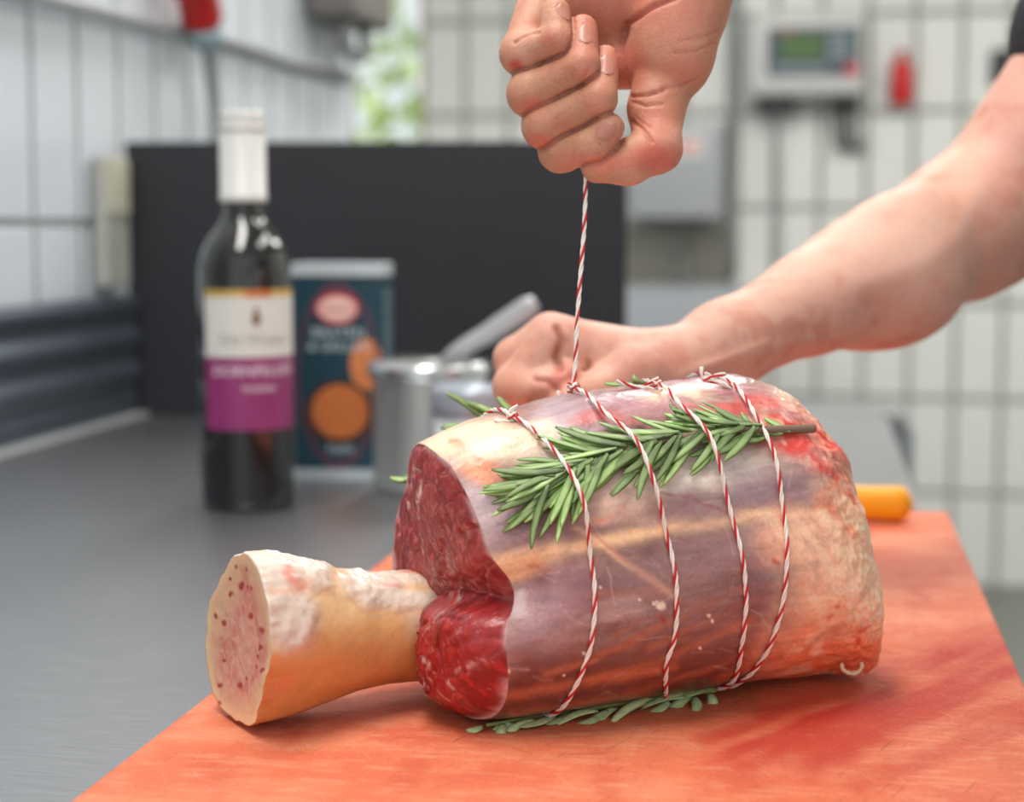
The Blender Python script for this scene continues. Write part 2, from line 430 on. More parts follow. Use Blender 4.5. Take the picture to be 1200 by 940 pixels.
gb = thing('wall_junction', (-0.75, 2.7, 1.42), 'dark grey pipe box mounted at the end of the tiled wall', 'junction box')
box('junction_body', (-0.781, 2.56, 1.435), (-0.70, 2.80, 1.72), mk('junction_grey', (112, 108, 104), 0.5, var=0.1), gb, 0.01)
tube('bent_pipe', spline([(-0.735, 2.62, 1.437), (-0.735, 2.62, 1.405), (-0.735, 2.66, 1.385), (-0.735, 2.73, 1.392), (-0.735, 2.745, 1.437)], 24), 0.011, mk('pipe_grey', (150, 150, 152), 0.4, 0.6), gb)
# back wall: conduit, towel dispenser, wash sink, weighing terminal, red bottle, black knob
o = tube('wall_conduit', np.linspace((-0.262, YB - 0.028, 0.95), (-0.262, YB - 0.028, 2.5), 8), 0.016, mk('conduit_grey', (138, 142, 138), 0.5), None, 12)
tag(o, 'straight grey conduit pipe going up the back wall', 'pipe')
td = thing('towel_dispenser', (-0.435, YB - 0.08, 1.13), 'grey metal paper towel dispenser with a small red mark', 'dispenser')
box('dispenser_body', (-0.585, YB - 0.15, 1.13), (-0.29, YB - 0.011, 1.43), M['steel_wall'], td, 0.012, 3)
box('dispenser_slot', (-0.53, YB - 0.149, 1.122), (-0.345, YB - 0.03, 1.131), M['dark_pl'], td)
box('paper_label', (-0.44, YB - 0.1515, 1.325), (-0.35, YB - 0.1495, 1.385), M['white_pl'], td)
box('label_print', (-0.428, YB - 0.1525, 1.34), (-0.362, YB - 0.1512, 1.368), mk('pale_red_print', (214, 130, 128), 0.5), td)
ws = thing('wash_sink', (-0.45, YB - 0.25, 0.0), 'stainless steel hand wash sink below the towel dispenser', 'sink')
box('splashback', (-0.60, YB - 0.02, 0.935), (-0.27, YB - 0.011, 1.115), mk('splash_tan_steel', (128, 126, 116), 0.4, 0.7), ws, 0.002)
bm = bmesh.new()
def bmbox(bm, lo, hi):
    r = bmesh.ops.create_cube(bm, size=1.0)['verts']
    for v in r: v.co = Vector([lo[k] + (v.co[k] + 0.5) * (hi[k] - lo[k]) for k in range(3)])
for lo, hi in [((-0.62, YB - 0.40, 0.83), (-0.22, YB - 0.37, 0.93)), ((-0.62, YB - 0.05, 0.83), (-0.22, YB - 0.021, 0.93)), ((-0.62, YB - 0.37, 0.83), (-0.59, YB - 0.05, 0.93)), ((-0.25, YB - 0.37, 0.83), (-0.22, YB - 0.05, 0.93)), ((-0.62, YB - 0.40, 0.79), (-0.22, YB - 0.021, 0.83))]:
    bmbox(bm, lo, hi)
me = bpy.data.meshes.new('basin'); bm.to_mesh(me); bm.free(); me.materials.append(mk('basin_steel', (205, 208, 212), 0.3, 0.75, var=0.04)); new_obj('basin', me, ws)
tube('tap', spline([(-0.42, YB - 0.06, 0.93), (-0.42, YB - 0.06, 1.04), (-0.42, YB - 0.11, 1.08), (-0.42, YB - 0.19, 1.06)], 20), 0.011, M['steel'], ws)
box('cabinet_below', (-0.60, YB - 0.36, 0.0), (-0.24, YB - 0.022, 0.79), mk('sink_cabinet', (96, 100, 104), 0.5, 0.5), ws, 0.004)
tr = thing('scale_terminal', (-0.045, YB - 0.05, 1.5), 'steel weighing terminal with green display on the tiled wall', 'scale terminal')
X0, X1, Z0, Z1 = -0.218, 0.127, 1.502, 1.748
box('terminal_case', (X0, YB - 0.13, Z0), (X1, YB - 0.012, Z1), mk('terminal_steel', (178, 178, 176), 0.45, 0.6, var=0.05), tr, 0.012, 3)
yf = YB - 0.131
def panelbox(name, u0, u1, v0, v1, mat, t=0.003, d=0.0, par=None):     # px of the photograph -> piece of the terminal's front
    p = ony(u0, v0, yf); q = ony(u1, v1, yf)
    return box(name, (p[0], yf - t - d, q[2]), (q[0], yf - d, p[2]), mat, par or tr)
fpl = panelbox('face_plate', 900, 1006, 33, 88, mk('terminal_face', (56, 72, 78), 0.4))
panelbox('display', 916, 964, 41, 69, mk('lcd_green', (66, 100, 44), 0.3), 0.002, 0.003, fpl)
panelbox('brand_strip', 911, 930, 36, 41, mk('terminal_red_print', (140, 70, 70), 0.5), 0.002, 0.003, fpl)
keym = mk('terminal_key', (140, 152, 160), 0.45)
for r in range(4):
    for c in range(3):
        panelbox('key', 972 + c * 8.5, 978 + c * 8.5, 38 + r * 9, 44 + r * 9, keym, 0.003, 0.003, fpl)
for c in range(6): panelbox('key', 908 + c * 10.5, 915 + c * 10.5, 76, 84, keym, 0.003, 0.003, fpl)
panelbox('red_key', 991, 1005, 75, 89, mk('terminal_red_key', (190, 40, 48), 0.4), 0.004, 0.003, fpl)
box('wall_bracket', (-0.19, YB - 0.10, 1.455), (-0.08, YB - 0.012, 1.503), M['dark_pl'], tr, 0.006)
tube('terminal_cable', spline([(-0.13, YB - 0.06, 1.46), (-0.13, YB - 0.05, 1.40), (-0.125, YB - 0.03, 1.3), (-0.12, YB - 0.02, 1.0)], 24), 0.007, M['cable'], tr)
hk = thing('hanging_hooks', (0.072, YB - 0.04, 1.36), 'bunch of dark metal hooks hanging below the weighing terminal', 'hooks')
mh = mk('dark_hook_steel', (86, 86, 84), 0.45, 0.7)
box('hook_plate', (0.03, YB - 0.03, 1.462), (0.115, YB - 0.012, 1.498), mh, hk, 0.004)
for k in range(4):
    x = 0.04 + k * 0.021
    tube('hook', spline([(x, YB - 0.032, 1.475), (x, YB - 0.04, 1.44), (x + 0.004, YB - 0.035, 1.38 - 0.012 * k), (x + 0.018, YB - 0.04, 1.345), (x + 0.026, YB - 0.045, 1.372)], 20), 0.0065, mh, hk)
rb = thing('red_squeeze_bottle', (0.236, YB - 0.05, 1.475), 'red plastic bottle in a holder on the tiled wall', 'bottle')
lathe('bottle_body', [(0.001, 0), (0.030, 0.002), (0.033, 0.01), (0.033, 0.10), (0.030, 0.12), (0.016, 0.132), (0.014, 0.14), (0.001, 0.14)], (0.236, YB - 0.05, 1.475), M['red_pl'], rb, 32)
lathe('bottle_cap', [(0.017, 0.1405), (0.017, 0.158), (0.012, 0.165), (0.001, 0.165)], (0.236, YB - 0.05, 1.475), mk('bottle_cap_red', (160, 30, 28), 0.4), rb, 24)
box('holder_ring', (0.196, YB - 0.05, 1.52), (0.201, YB - 0.011, 1.535), M['grey_pl'], rb); box('holder_ring', (0.271, YB - 0.05, 1.52), (0.276, YB - 0.011, 1.535), M['grey_pl'], rb)
kb = thing('wall_switch', (0.53, YB - 0.03, 1.53), 'small black rotary switch high on the back wall', 'switch')
box('switch_plate', (0.50, YB - 0.035, 1.535), (0.56, YB - 0.011, 1.64), M['dark_pl'], kb, 0.006)
lath_dir('switch_knob', (0.53, YB - 0.036, 1.59), (0.53, YB - 0.06, 1.59), [(0, 0.02), (0.8, 0.018), (1, 0.014)], M['dark_pl'], kb)
# low grey trolley cart seen past the end of the counter
tc = thing('steel_trolley', (0.17, 2.9, 0.0), 'low steel trolley standing past the end of the counter', 'trolley')
box('tray', (-0.12, 2.75, 0.66), (0.155, 3.1, 0.80), mk('trolley_steel', (150, 153, 155), 0.4, 0.6), tc, 0.008)
box('grip', (0.105, 2.735, 0.80), (0.145, 2.765, 0.825), M['grey_pl'], tc, 0.005)
for x in (-0.10, 0.135):
    for y in (2.77, 3.08): box('leg', (x - 0.012, y - 0.012, 0), (x + 0.012, y + 0.012, 0.66), M['steel'], tc)

# ================================================================== THINGS ON THE COUNTER
def text_mesh(txt, size):
    cu = bpy.data.curves.new('t', 'FONT'); cu.body = txt; cu.size = size; cu.align_x = 'CENTER'; cu.align_y = 'CENTER'; cu.resolution_u = 3
    ob = bpy.data.objects.new('t', cu); COL.objects.link(ob)
    dg = bpy.context.evaluated_depsgraph_get(); dg.update()
    me = bpy.data.meshes.new_from_object(ob.evaluated_get(dg))
    V = np.array([v.co[:] for v in me.vertices]).reshape(-1, 3); Fc = [tuple(p.vertices) for p in me.polygons]
    bpy.data.objects.remove(ob); bpy.data.curves.remove(cu); bpy.data.meshes.remove(me)
    return V, Fc
class Wrap:
    """flat print (u to the right, v up) laid round an upright cylinder, u=0 at azimuth az"""
    def __init__(s, c, R, az): s.c = np.asarray(c, float); s.R = R; s.az = az
    def put(s, uv, lift=0.0):
        uv = np.asarray(uv, float); a = s.az + uv[:, 0] / s.R; r = s.R + lift
        return np.stack([s.c[0] + r * np.cos(a), s.c[1] + r * np.sin(a), s.c[2] + uv[:, 1]], -1)
    def rect(s, name, u0, u1, v0, v1, mat, parent, lift, n=24):
        u = np.linspace(u0, u1, n); uv = np.array([[a, b] for b in (v0, v1) for a in u])
        return mesh(name, s.put(uv, lift), gridfaces(2, n, False), mat, parent)
    def disc(s, name, cu, cv, ru, rv, mat, parent, lift, inner=0.0, n=48):
        t = np.linspace(0, 2 * math.pi, n, endpoint=False); rows = []
        for k in (inner, (inner + 1) / 2, 1.0):
            rows += [[cu + k * ru * math.cos(x), cv + k * rv * math.sin(x)] for x in t]
        return mesh(name, s.put(rows, lift), gridfaces(3, n), mat, parent)
    def text(s, name, txt, cu, cv, size, mat, parent, lift):
        V, Fc = text_mesh(txt, size)
        return mesh(name, s.put(V[:, :2] + np.array([cu, cv]), lift), Fc, mat, parent, False)
def facing(c):          # azimuth of the side turned to the camera
    return math.atan2(CAM[1] - c[1], CAM[0] - c[0])

# wine bottle
b0 = onz(291, 592, ZC); b0[2] = ZC
wbt = thing('wine_bottle', b0, 'dark wine bottle with white cap and white and purple label', 'bottle')
gl, nt, b = nodes('dark_bottle_glass')
b.inputs['Base Color'].default_value = (0.010, 0.011, 0.011, 1); b.inputs['Roughness'].default_value = 0.06
b.inputs['Specular IOR Level'].default_value = 0.6; b.inputs['Coat Weight'].default_value = 0.4; b.inputs['Coat Roughness'].default_value = 0.02
nz_ = noise_node(nt, 12); bpn = nt.nodes.new('ShaderNodeBump'); bpn.inputs['Strength'].default_value = 0.04; bpn.inputs['Distance'].default_value = 0.001
nt.links.new(nz_.outputs['Fac'], bpn.inputs['Height']); nt.links.new(bpn.outputs['Normal'], b.inputs['Normal'])
S = 455 / 2000 * float((b0 - CAM) @ FWD) / 0.300            # scale so that the bottle shows at the photograph's height
Rb = 0.0355
prof = [(0.001, 0.004), (0.028, 0.0015), (0.033, 0.001), (0.035, 0.004), (Rb, 0.01), (Rb, 0.176), (0.0345, 0.187), (0.0318, 0.1965), (0.0270, 0.2055), (0.0212, 0.2130), (0.0172, 0.2185), (0.0150, 0.2245), (0.0142, 0.231), (0.0142, 0.298), (0.001, 0.299)]
lathe('glass_body', [(r * S, z * S) for r, z in prof], b0, gl, wbt, 72)
capm = mk('white_bottle_cap', (196, 198, 194), 0.35, var=0.02)
prof = [(0.0143, 0.2325), (0.0178, 0.2325), (0.0180, 0.234), (0.0180, 0.238), (0.0174, 0.2385), (0.0174, 0.283), (0.0168, 0.2838), (0.0168, 0.2852), (0.0176, 0.286), (0.0176, 0.289), (0.0166, 0.2897), (0.0166, 0.291), (0.0166, 0.2985), (0.0158, 0.3005), (0.001, 0.301)]
lathe('screw_cap', [(r * S, z * S) for r, z in prof], b0, capm, wbt, 48)
az = facing(b0) + math.radians(13)
wr_ = Wrap(b0, Rb * S, az)
k = S
lw = 0.043 * k
up = wr_.rect('upper_label', -lw, lw, 0.117 * k, 0.162 * k, mk('label_white', (212, 211, 204), 0.55, var=0.02), wbt, 0.0004)
gbd = wr_.rect('gold_band', -lw, lw, 0.162 * k, 0.1675 * k, mk('label_gold', (206, 172, 92), 0.4, 0.4), wbt, 0.0004)
wr_.rect('gold_centre', -0.008 * k, 0.012 * k, 0.1622 * k, 0.1673 * k, mk('label_copper', (206, 120, 62), 0.4, 0.3), gbd, 0.0008)
lwl = wr_.rect('lower_label', -lw, lw, 0.062 * k, 0.117 * k, mk('label_purple', (140, 48, 104), 0.35, var=0.12, scale=60), wbt, 0.0004)
mb = mk('crest_brown', (120, 84, 66), 0.6)
wr_.disc('crest', 0.0, 0.1455 * k, 0.0032 * k, 0.005 * k, mb, up, 0.0009); wr_.disc('crest', 0.0, 0.152 * k, 0.0018 * k, 0.0028 * k, mb, up, 0.0009)
wr_.text('label_print', 'Des Winzers', 0, 0.1305 * k, 0.0105 * k, mk('label_grey_ink', (168, 166, 160), 0.6), up, 0.0009)
pw = mk('label_white_ink', (236, 222, 232), 0.6)
wr_.text('label_print', 'DORNFELDER', 0, 0.1065 * k, 0.0108 * k, pw, lwl, 0.0009)
wr_.text('label_print', 'trocken', 0.002 * k, 0.094 * k, 0.0082 * k, pw, lwl, 0.0009)

# spice can
c0 = onz(404, 556, ZC); c0[2] = ZC
dep = float((c0 - CAM) @ FWD); Hc = 247 / 2000 * dep
class Flat(Wrap):
    """the same print laid on the flat front of an upright box"""
    def __init__(s, c, ex, n, half): s.c = np.asarray(c, float); s.ex = ex; s.n = n; s.half = half
    def put(s, uv, lift=0.0):
        uv = np.asarray(uv, float); return s.c + s.ex * uv[:, :1] + E3 * uv[:, 1:2] + s.n * (s.half + lift)
E3 = np.array([0.0, 0.0, 1.0])
sc = thing('spice_can', c0, 'tall dark blue spice tin with a red oval badge', 'tin')
u = dep / 2000.0                                                # metres per photograph pixel at the tin
fa_ = facing(c0) - math.radians(11)                               # the front is turned a little away, so the right side shows
fn_ = np.array([math.cos(fa_), math.sin(fa_), 0.0]); fx_ = np.array([-fn_[1], fn_[0], 0.0])
hw_, hd_, rc_ = 53.0 * u, 0.026, 0.004
def tin(name, grow, z0_, z1_, mat, closed=True):
    pts = []
    for sx, sy, a0 in ((1, 1, 0), (-1, 1, 90), (-1, -1, 180), (1, -1, 270)):
        for k_ in range(6):
            a = math.radians(a0 + 90 * k_ / 5)
            pts.append(((hw_ - rc_) * sx + (rc_ + grow) * math.cos(a), (hd_ - rc_) * sy + (rc_ + grow) * math.sin(a)))
    n_ = len(pts); V = [c0 + fx_ * a + fn_ * b_ + E3 * z for z in (z0_, z1_) for a, b_ in pts]
    return mesh(name, V, [(i, (i + 1) % n_, n_ + (i + 1) % n_, n_ + i) for i in range(n_)] + [list(range(n_))[::-1], list(range(n_, 2 * n_))], mat, sc, False)
tbd = tin('tin_body', 0.0, 0.002, Hc - 0.002, mk('can_blue', (26, 62, 76), 0.4, var=0.15, scale=8))
rim = mk('can_rim_tin', (196, 204, 208), 0.4, 0.3, var=0.03)
tin('bottom_rim', 0.0008, 0.0, 0.0085, rim); tin('lid', 0.0010, Hc - 0.0105, Hc, rim)
wc = Flat(c0, fx_, fn_, hd_)
Sd = Flat(c0, fn_ * -1.0, fx_, hw_)
Sd.text('side_print', 'Zutaten  Gewürze  Salz  Kräuter', 0, 0, 0.001, mk('side_print_grey', (130, 146, 156), 0.5), sc, 0.0004) if False else None
for k_ in range(12):
    Sd.rect('side_print', -0.018, 0.016 - 0.004 * (k_ % 3), Hc - 0.03 - k_ * 0.0095, Hc - 0.026 - k_ * 0.0095, mk('side_print_grey', (120, 138, 150), 0.5) if k_ == 0 else bpy.data.materials['side_print_grey'], sc, 0.0004, 4)
V0 = lambda y: (556 - y) * u
ring = mk('can_ring_wine', (106, 58, 76), 0.5)
wc.disc('oval_ring', 0, V0(437), 48 * u, 106 * u, ring, tbd, 0.0003, 0.94)
wc.disc('badge', 0, V0(360), 25 * u, 18 * u, mk('badge_red', (206, 66, 58), 0.4), tbd, 0.0004)
wc.disc('badge', 0, V0(360), 22 * u, 14 * u, mk('badge_pale', (236, 196, 188), 0.4), tbd, 0.0007)
wc.text('badge_print', 'Gewürz', 0, V0(360), 11 * u, mk('badge_print_red', (206, 66, 58), 0.4), tbd, 0.001)
pt = mk('can_print', (190, 204, 208), 0.5)
wc.text('can_lettering', 'BRATEN', 1 * u, V0(388), 17 * u, pt, tbd, 0.0004)
wc.text('can_lettering', '& GRILLEN', 1 * u, V0(404), 15 * u, pt, tbd, 0.0004)
so = mk('spice_orange', (196, 108, 52), 0.7, var=0.5, scale=900)
wc.disc('bowl_picture', 2 * u, V0(480), 41 * u, 38 * u, mk('bowl_brown', (70, 42, 32), 0.5), tbd, 0.0004)
wc.disc('spice_picture', 2 * u, V0(478), 33 * u, 31 * u, so, tbd, 0.0006)
wc.disc('spice_picture', 33 * u, V0(424), 19 * u, 30 * u, mk('spice_amber', (214, 128, 74), 0.7, var=0.4, scale=300), tbd, 0.0002)
wc.text('can_lettering', 'FEIN', 2 * u, V0(522), 15 * u, pt, tbd, 0.0004)

# steel pot with a ladle, and a lidded tub beside it
p0 = onz(503, 573, ZC); p0[2] = ZC
dep = float((p0 - CAM) @ FWD); Rp = 67 / 2000 * dep; Hp = 148 / 2000 * dep
pot = thing('steel_pot', p0, 'tall round stainless steel pot with a spoon in it', 'pot')
pm = mk('pot_steel', (192, 193, 190), 0.38, 0.7, var=0.05, scale=20, stretch=(1, 1, 8))
lathe('pot_wall', [(0.001, 0.003), (Rp * 0.93, 0.001), (Rp * 0.96, 0.004), (Rp * 0.97, 0.01), (Rp * 0.97, Hp - 0.006), (Rp, Hp - 0.004), (Rp + 0.0015, Hp - 0.001), (Rp, Hp + 0.001), (Rp * 0.955, Hp - 0.001), (Rp * 0.945, Hp - 0.008), (Rp * 0.94, 0.012), (0.001, 0.008)], p0, pm, pot, 72)
lathe('pot_rim', [(Rp + 0.0016, Hp - 0.011), (Rp + 0.003, Hp - 0.010), (Rp + 0.0035, Hp - 0.002), (Rp + 0.001, Hp + 0.0022), (Rp - 0.003, Hp + 0.001)], p0, mk('pot_rim_steel', (214, 216, 218), 0.22, 0.9), pot, 72)
sp = thing('ladle', p0 + np.array([0.0, 0.0, 0.012]), 'steel ladle leaning in the round pot', 'ladle')
hA, hB = P(522, 424, dep - 0.03), P(628, 354, dep - 0.05)
lo_ = p0 + np.array([-0.012, 0.006, 0.022])
ctrl = np.array([lo_, (lo_ * 0.45 + hA * 0.55), hA, hA * 0.5 + hB * 0.5, hB])
pts = spline(ctrl, 40); T, N, B = frames(pts)
sm = mk('ladle_steel', (196, 198, 200), 0.35, 0.55)
side = np.cross(T, FWD); side /= np.linalg.norm(side, axis=1)[:, None]; nrm = np.cross(T, side)
wid = np.interp(np.linspace(0, 1, 40), [0, 0.45, 0.6, 0.8, 0.96, 1], [0.004, 0.004, 0.0065, 0.0085, 0.009, 0.006])
th = np.linspace(0, 2 * math.pi, 12, endpoint=False)
V = pts[:, None] + side[:, None] * (wid[:, None, None] * np.cos(th)[None, :, None]) + nrm[:, None] * (0.0022 * np.sin(th)[None, :, None])
fcs = [tuple(int(q) for q in f) for f in gridfaces(40, 12)] + [tuple(range(12))[::-1], tuple(range(39 * 12, 40 * 12))]
mesh('handle', V.reshape(-1, 3), fcs, sm, sp)
lathe('bowl', [(0.001, 0.0), (0.010, 0.002), (0.018, 0.008), (0.021, 0.016), (0.0195, 0.016), (0.0165, 0.009), (0.009, 0.0035), (0.001, 0.002)], lo_ + np.array([-0.004, 0, -0.010]), sm, sp, 36)
t0 = onz(556, 603, ZC); t0[2] = ZC
dep = float((t0 - CAM) @ FWD); Rt = 50 / 2000 * dep; Ht = 172 / 2000 * dep
tb = thing('lidded_tub', t0, 'small pale grey tub with a flat lid beside the steel pot', 'tub')
lathe('tub_wall', [(0.001, 0.001), (Rt * 0.86, 0.001), (Rt * 0.88, 0.004), (Rt * 0.95, Ht * 0.72), (0.001, Ht * 0.72)], t0, mk('tub_white', (196, 198, 204), 0.4), tb, 56)
lathe('lid', [(Rt * 0.94, Ht * 0.70), (Rt, Ht * 0.70), (Rt * 1.01, Ht * 0.74), (Rt * 1.01, Ht * 0.84), (Rt * 0.98, Ht * 0.88), (Rt * 0.9, Ht * 0.88), (Rt * 0.88, Ht * 0.83), (0.001, Ht * 0.83)], t0, mk('lid_grey', (160, 168, 178), 0.35, 0.3), tb, 56)

# ================================================================== CUTTING BOARD
ZB = 0.92
BX0, BX1, BY0, BY1 = -0.254, 0.0925, 0.47, 1.212
nx, ny = 174, 372
gx = np.linspace(0, 1, nx); gy = np.linspace(0, 1, ny)
GX, GY = np.meshgrid(gx, gy)
bv = 0.0025
Xb = BX0 + bv + (BX1 - BX0 - 2 * bv) * GX; Yb = BY0 + bv + (BY1 - BY0 - 2 * bv) * GY
top = np.stack([Xb, Yb, np.full_like(Xb, ZB)], -1)
tp = top.reshape(-1, 3)
wob = fbm(tp, 9, 3) - 0.5
tp[:, 2] += 0.0003 * (fbm(tp, 60, 4) - 0.5)
U = proj(tp)
wU = U + 26 * np.stack([fbm(tp, 38, 4, 3.1) - 0.5, fbm(tp, 38, 4, 9.7) - 0.5], -1)
col = np.repeat(lin((218, 112, 76))[None], len(tp), 0)
col = mixc(col, (228, 138, 102), sstep(0.45, 0.7, fbm(tp * np.array([1, 2.2, 1]), 16, 5)) * 0.75)
col = mixc(col, (202, 90, 62), sstep(0.5, 0.72, fbm(tp * np.array([2.5, 1, 1]), 22, 5, 5.0)) * 0.6)
fine = fbm(tp * np.array([1, 5, 1]), 90, 3, 1.0)
col = mixc(col, (236, 164, 130), sstep(0.5, 0.78, fine) * 0.4)
# blood smears to the right of the meat
for poly, w, a in [([(860, 875), (940, 850), (1000, 830), (1110, 790), (1200, 750)], 34, 0.85), ([(950, 895), (1040, 850), (1120, 820), (1200, 800)], 20, 0.75), ([(1000, 925), (1080, 890), (1180, 860), (1230, 850)], 12, 0.6), ([(890, 840), (960, 835), (1040, 820)], 9, 0.7), ([(1110, 770), (1160, 780), (1230, 790)], 12, 0.6), ([(820, 870), (900, 880), (980, 860)], 8, 0.35), ([(1130, 850), (1180, 835), (1230, 835)], 14, 0.6), ([(1040, 660), (1100, 690), (1150, 720)], 14, 0.25), ([(640, 900), (520, 915)], 12, 0.25)]:
    ur_ = np.stack([(U[:, 0] * 0.93 - U[:, 1] * 0.37) * 0.008, (U[:, 0] * 0.37 + U[:, 1] * 0.93) * 0.07, 0 * U[:, 0]], -1)
    mk_ = stroke(wU, poly, w) * (0.35 + 0.65 * sstep(0.3, 0.65, fbm(ur_, 1.0, 4, 2.2)))
    col = mixc(col, (186, 46, 36), mk_ * a)
# border to the rounded edge
m = vcol('board_orange', 0.55, 0.1, 0.0, 0.24, 1700, 0.8, 1300, 0.0006, spec=0.35, rvar=0.12)
nt = m.node_tree; b = nt.nodes['Principled BSDF']
# fine knife scratches in the material
prev = b.inputs['Base Color'].links[0].from_socket
for (rot, sc_, st, amt, c) in [(0.35, 150, (1, 0.035, 1), 0.5, (150, 62, 44)), (-0.55, 190, (1, 0.04, 1), 0.35, (240, 176, 146)), (1.25, 140, (1, 0.03, 1), 0.45, (156, 64, 46)), (2.2, 170, (1, 0.04, 1), 0.4, (140, 56, 40))]:
    tcn = nt.nodes.new('ShaderNodeTexCoord'); mp = nt.nodes.new('ShaderNodeMapping'); mp.inputs['Rotation'].default_value = (0, 0, rot); mp.inputs['Scale'].default_value = st
    r1 = nt.nodes.new('ShaderNodeMapping'); r1.inputs['Rotation'].default_value = (0, 0, rot)
    nt.links.new(tcn.outputs['Object'], r1.inputs['Vector'])
    mp.inputs['Rotation'].default_value = (0, 0, 0)
    nt.links.new(r1.outputs['Vector'], mp.inputs['Vector'])
    no = nt.nodes.new('ShaderNodeTexNoise'); no.inputs['Scale'].default_value = sc_ * 5; no.inputs['Detail'].default_value = 2
    nt.links.new(mp.outputs['Vector'], no.inputs['Vector'])
    cr = nt.nodes.new('ShaderNodeMapRange'); cr.inputs['From Min'].default_value = 0.69; cr.inputs['From Max'].default_value = 0.73; cr.inputs['To Max'].default_value = amt
    nt.links.new(no.outputs['Fac'], cr.inputs['Value'])
    mx = nt.nodes.new('ShaderNodeMix'); mx.data_type = 'RGBA'; mx.inputs['B'].default_value = L4(c)
    nt.links.new(cr.outputs['Result'], mx.inputs['Factor']); nt.links.new(prev, mx.inputs['A']); prev = mx.outputs['Result']
nt.links.new(prev, b.inputs['Base Color'])
# assemble top grid plus skirt rings
loop = [(0, i) for i in range(nx)] + [(j, nx - 1) for j in range(1, ny)] + [(ny - 1, i) for i in range(nx - 2, -1, -1)] + [(j, 0) for j in range(ny - 2, 0, -1)]
idx = np.array([j * nx + i for j, i in loop]); nl = len(idx)
cx, cy = (BX0 + BX1) / 2, (BY0 + BY1) / 2
rimv = tp[idx].copy(); rings = []
def outl(p, d, z):
    q = p.copy(); q[:, 0] = np.where(p[:, 0] <= BX0 + bv + 1e-9, p[:, 0] - d, np.where(p[:, 0] >= BX1 - bv - 1e-9, p[:, 0] + d, p[:, 0]))
    q[:, 1] = np.where(p[:, 1] <= BY0 + bv + 1e-9, p[:, 1] - d, np.where(p[:, 1] >= BY1 - bv - 1e-9, p[:, 1] + d, p[:, 1])); q[:, 2] = z; return q
rings = [outl(rimv, bv * 0.7, ZB - bv * 0.3), outl(rimv, bv, ZB - bv), outl(rimv, bv, ZC + bv + 0.0006), outl(rimv, bv * 0.7, ZC + 0.001), outl(rimv, 0, ZC + 0.0004)]
Vb = np.concatenate([tp] + rings); fb = [gridfaces(ny, nx, False)]
prev_i = idx
for r_ in range(len(rings)):
    cur = len(tp) + r_ * nl + np.arange(nl)
    fb.append(np.stack([prev_i, np.roll(cur * 0 + prev_i, -1) if False else np.roll(prev_i, -1), np.roll(cur, -1), cur], -1)[:, ::-1]); prev_i = cur
cb_col = np.concatenate([col] + [col[idx]] * len(rings))
board = mesh('cutting_board', Vb, np.concatenate(fb), m, None, True, cb_col)
tag(board, 'scratched orange plastic cutting board lying on the steel counter', 'cutting board')

# knife with a yellow handle lying behind the meat
kn = thing('boning_knife', (-0.02, 1.16, ZB + 0.001), 'knife with a bright yellow handle lying on the orange board', 'knife')
ym = mk('yellow_handle', (246, 168, 18), 0.4, var=0.05)
hx0, hx1, hy = -0.055, 0.0655, 1.162
sec = np.linspace(0, 1, 30); th = np.linspace(0, 2 * math.pi, 24, endpoint=False)
wz = np.interp(sec, [0, 0.02, 0.08, 0.2, 0.5, 0.8, 0.93, 0.98, 1], [0.002, 0.0085, 0.0115, 0.0105, 0.0115, 0.0115, 0.0122, 0.009, 0.002])
xs = hx0 + (hx1 - hx0) * sec
V = np.stack([np.repeat(xs[:, None], 24, 1), hy + 0.8 * wz[:, None] * np.sign(np.cos(th)) * np.abs(np.cos(th)) ** 0.8 + 0.02 * (xs[:, None] - hx1) * 0, ZB + 0.0125 + wz[:, None] * np.sign(np.sin(th)) * np.abs(np.sin(th)) ** 0.8], -1)
mesh('handle', V.reshape(-1, 3), gridfaces(30, 24), ym, kn)
bl = [(hx0 + 0.004, 0.0095), (hx0 - 0.02, 0.011), (hx0 - 0.08, 0.0105), (hx0 - 0.115, 0.004), (hx0 - 0.122, -0.007), (hx0 - 0.06, -0.0095), (hx0 + 0.004, -0.0095)]
V = [(x, hy - 0.0008, ZB + 0.0125 + z) for x, z in bl] + [(x, hy + 0.0008, ZB + 0.0125 + z) for x, z in bl]; n = len(bl)
mesh('blade', V, [list(range(n)), list(range(n, 2 * n))[::-1]] + [(i, (i + 1) % n, n + (i + 1) % n, n + i) for i in range(n)], M['steel'], kn, False)

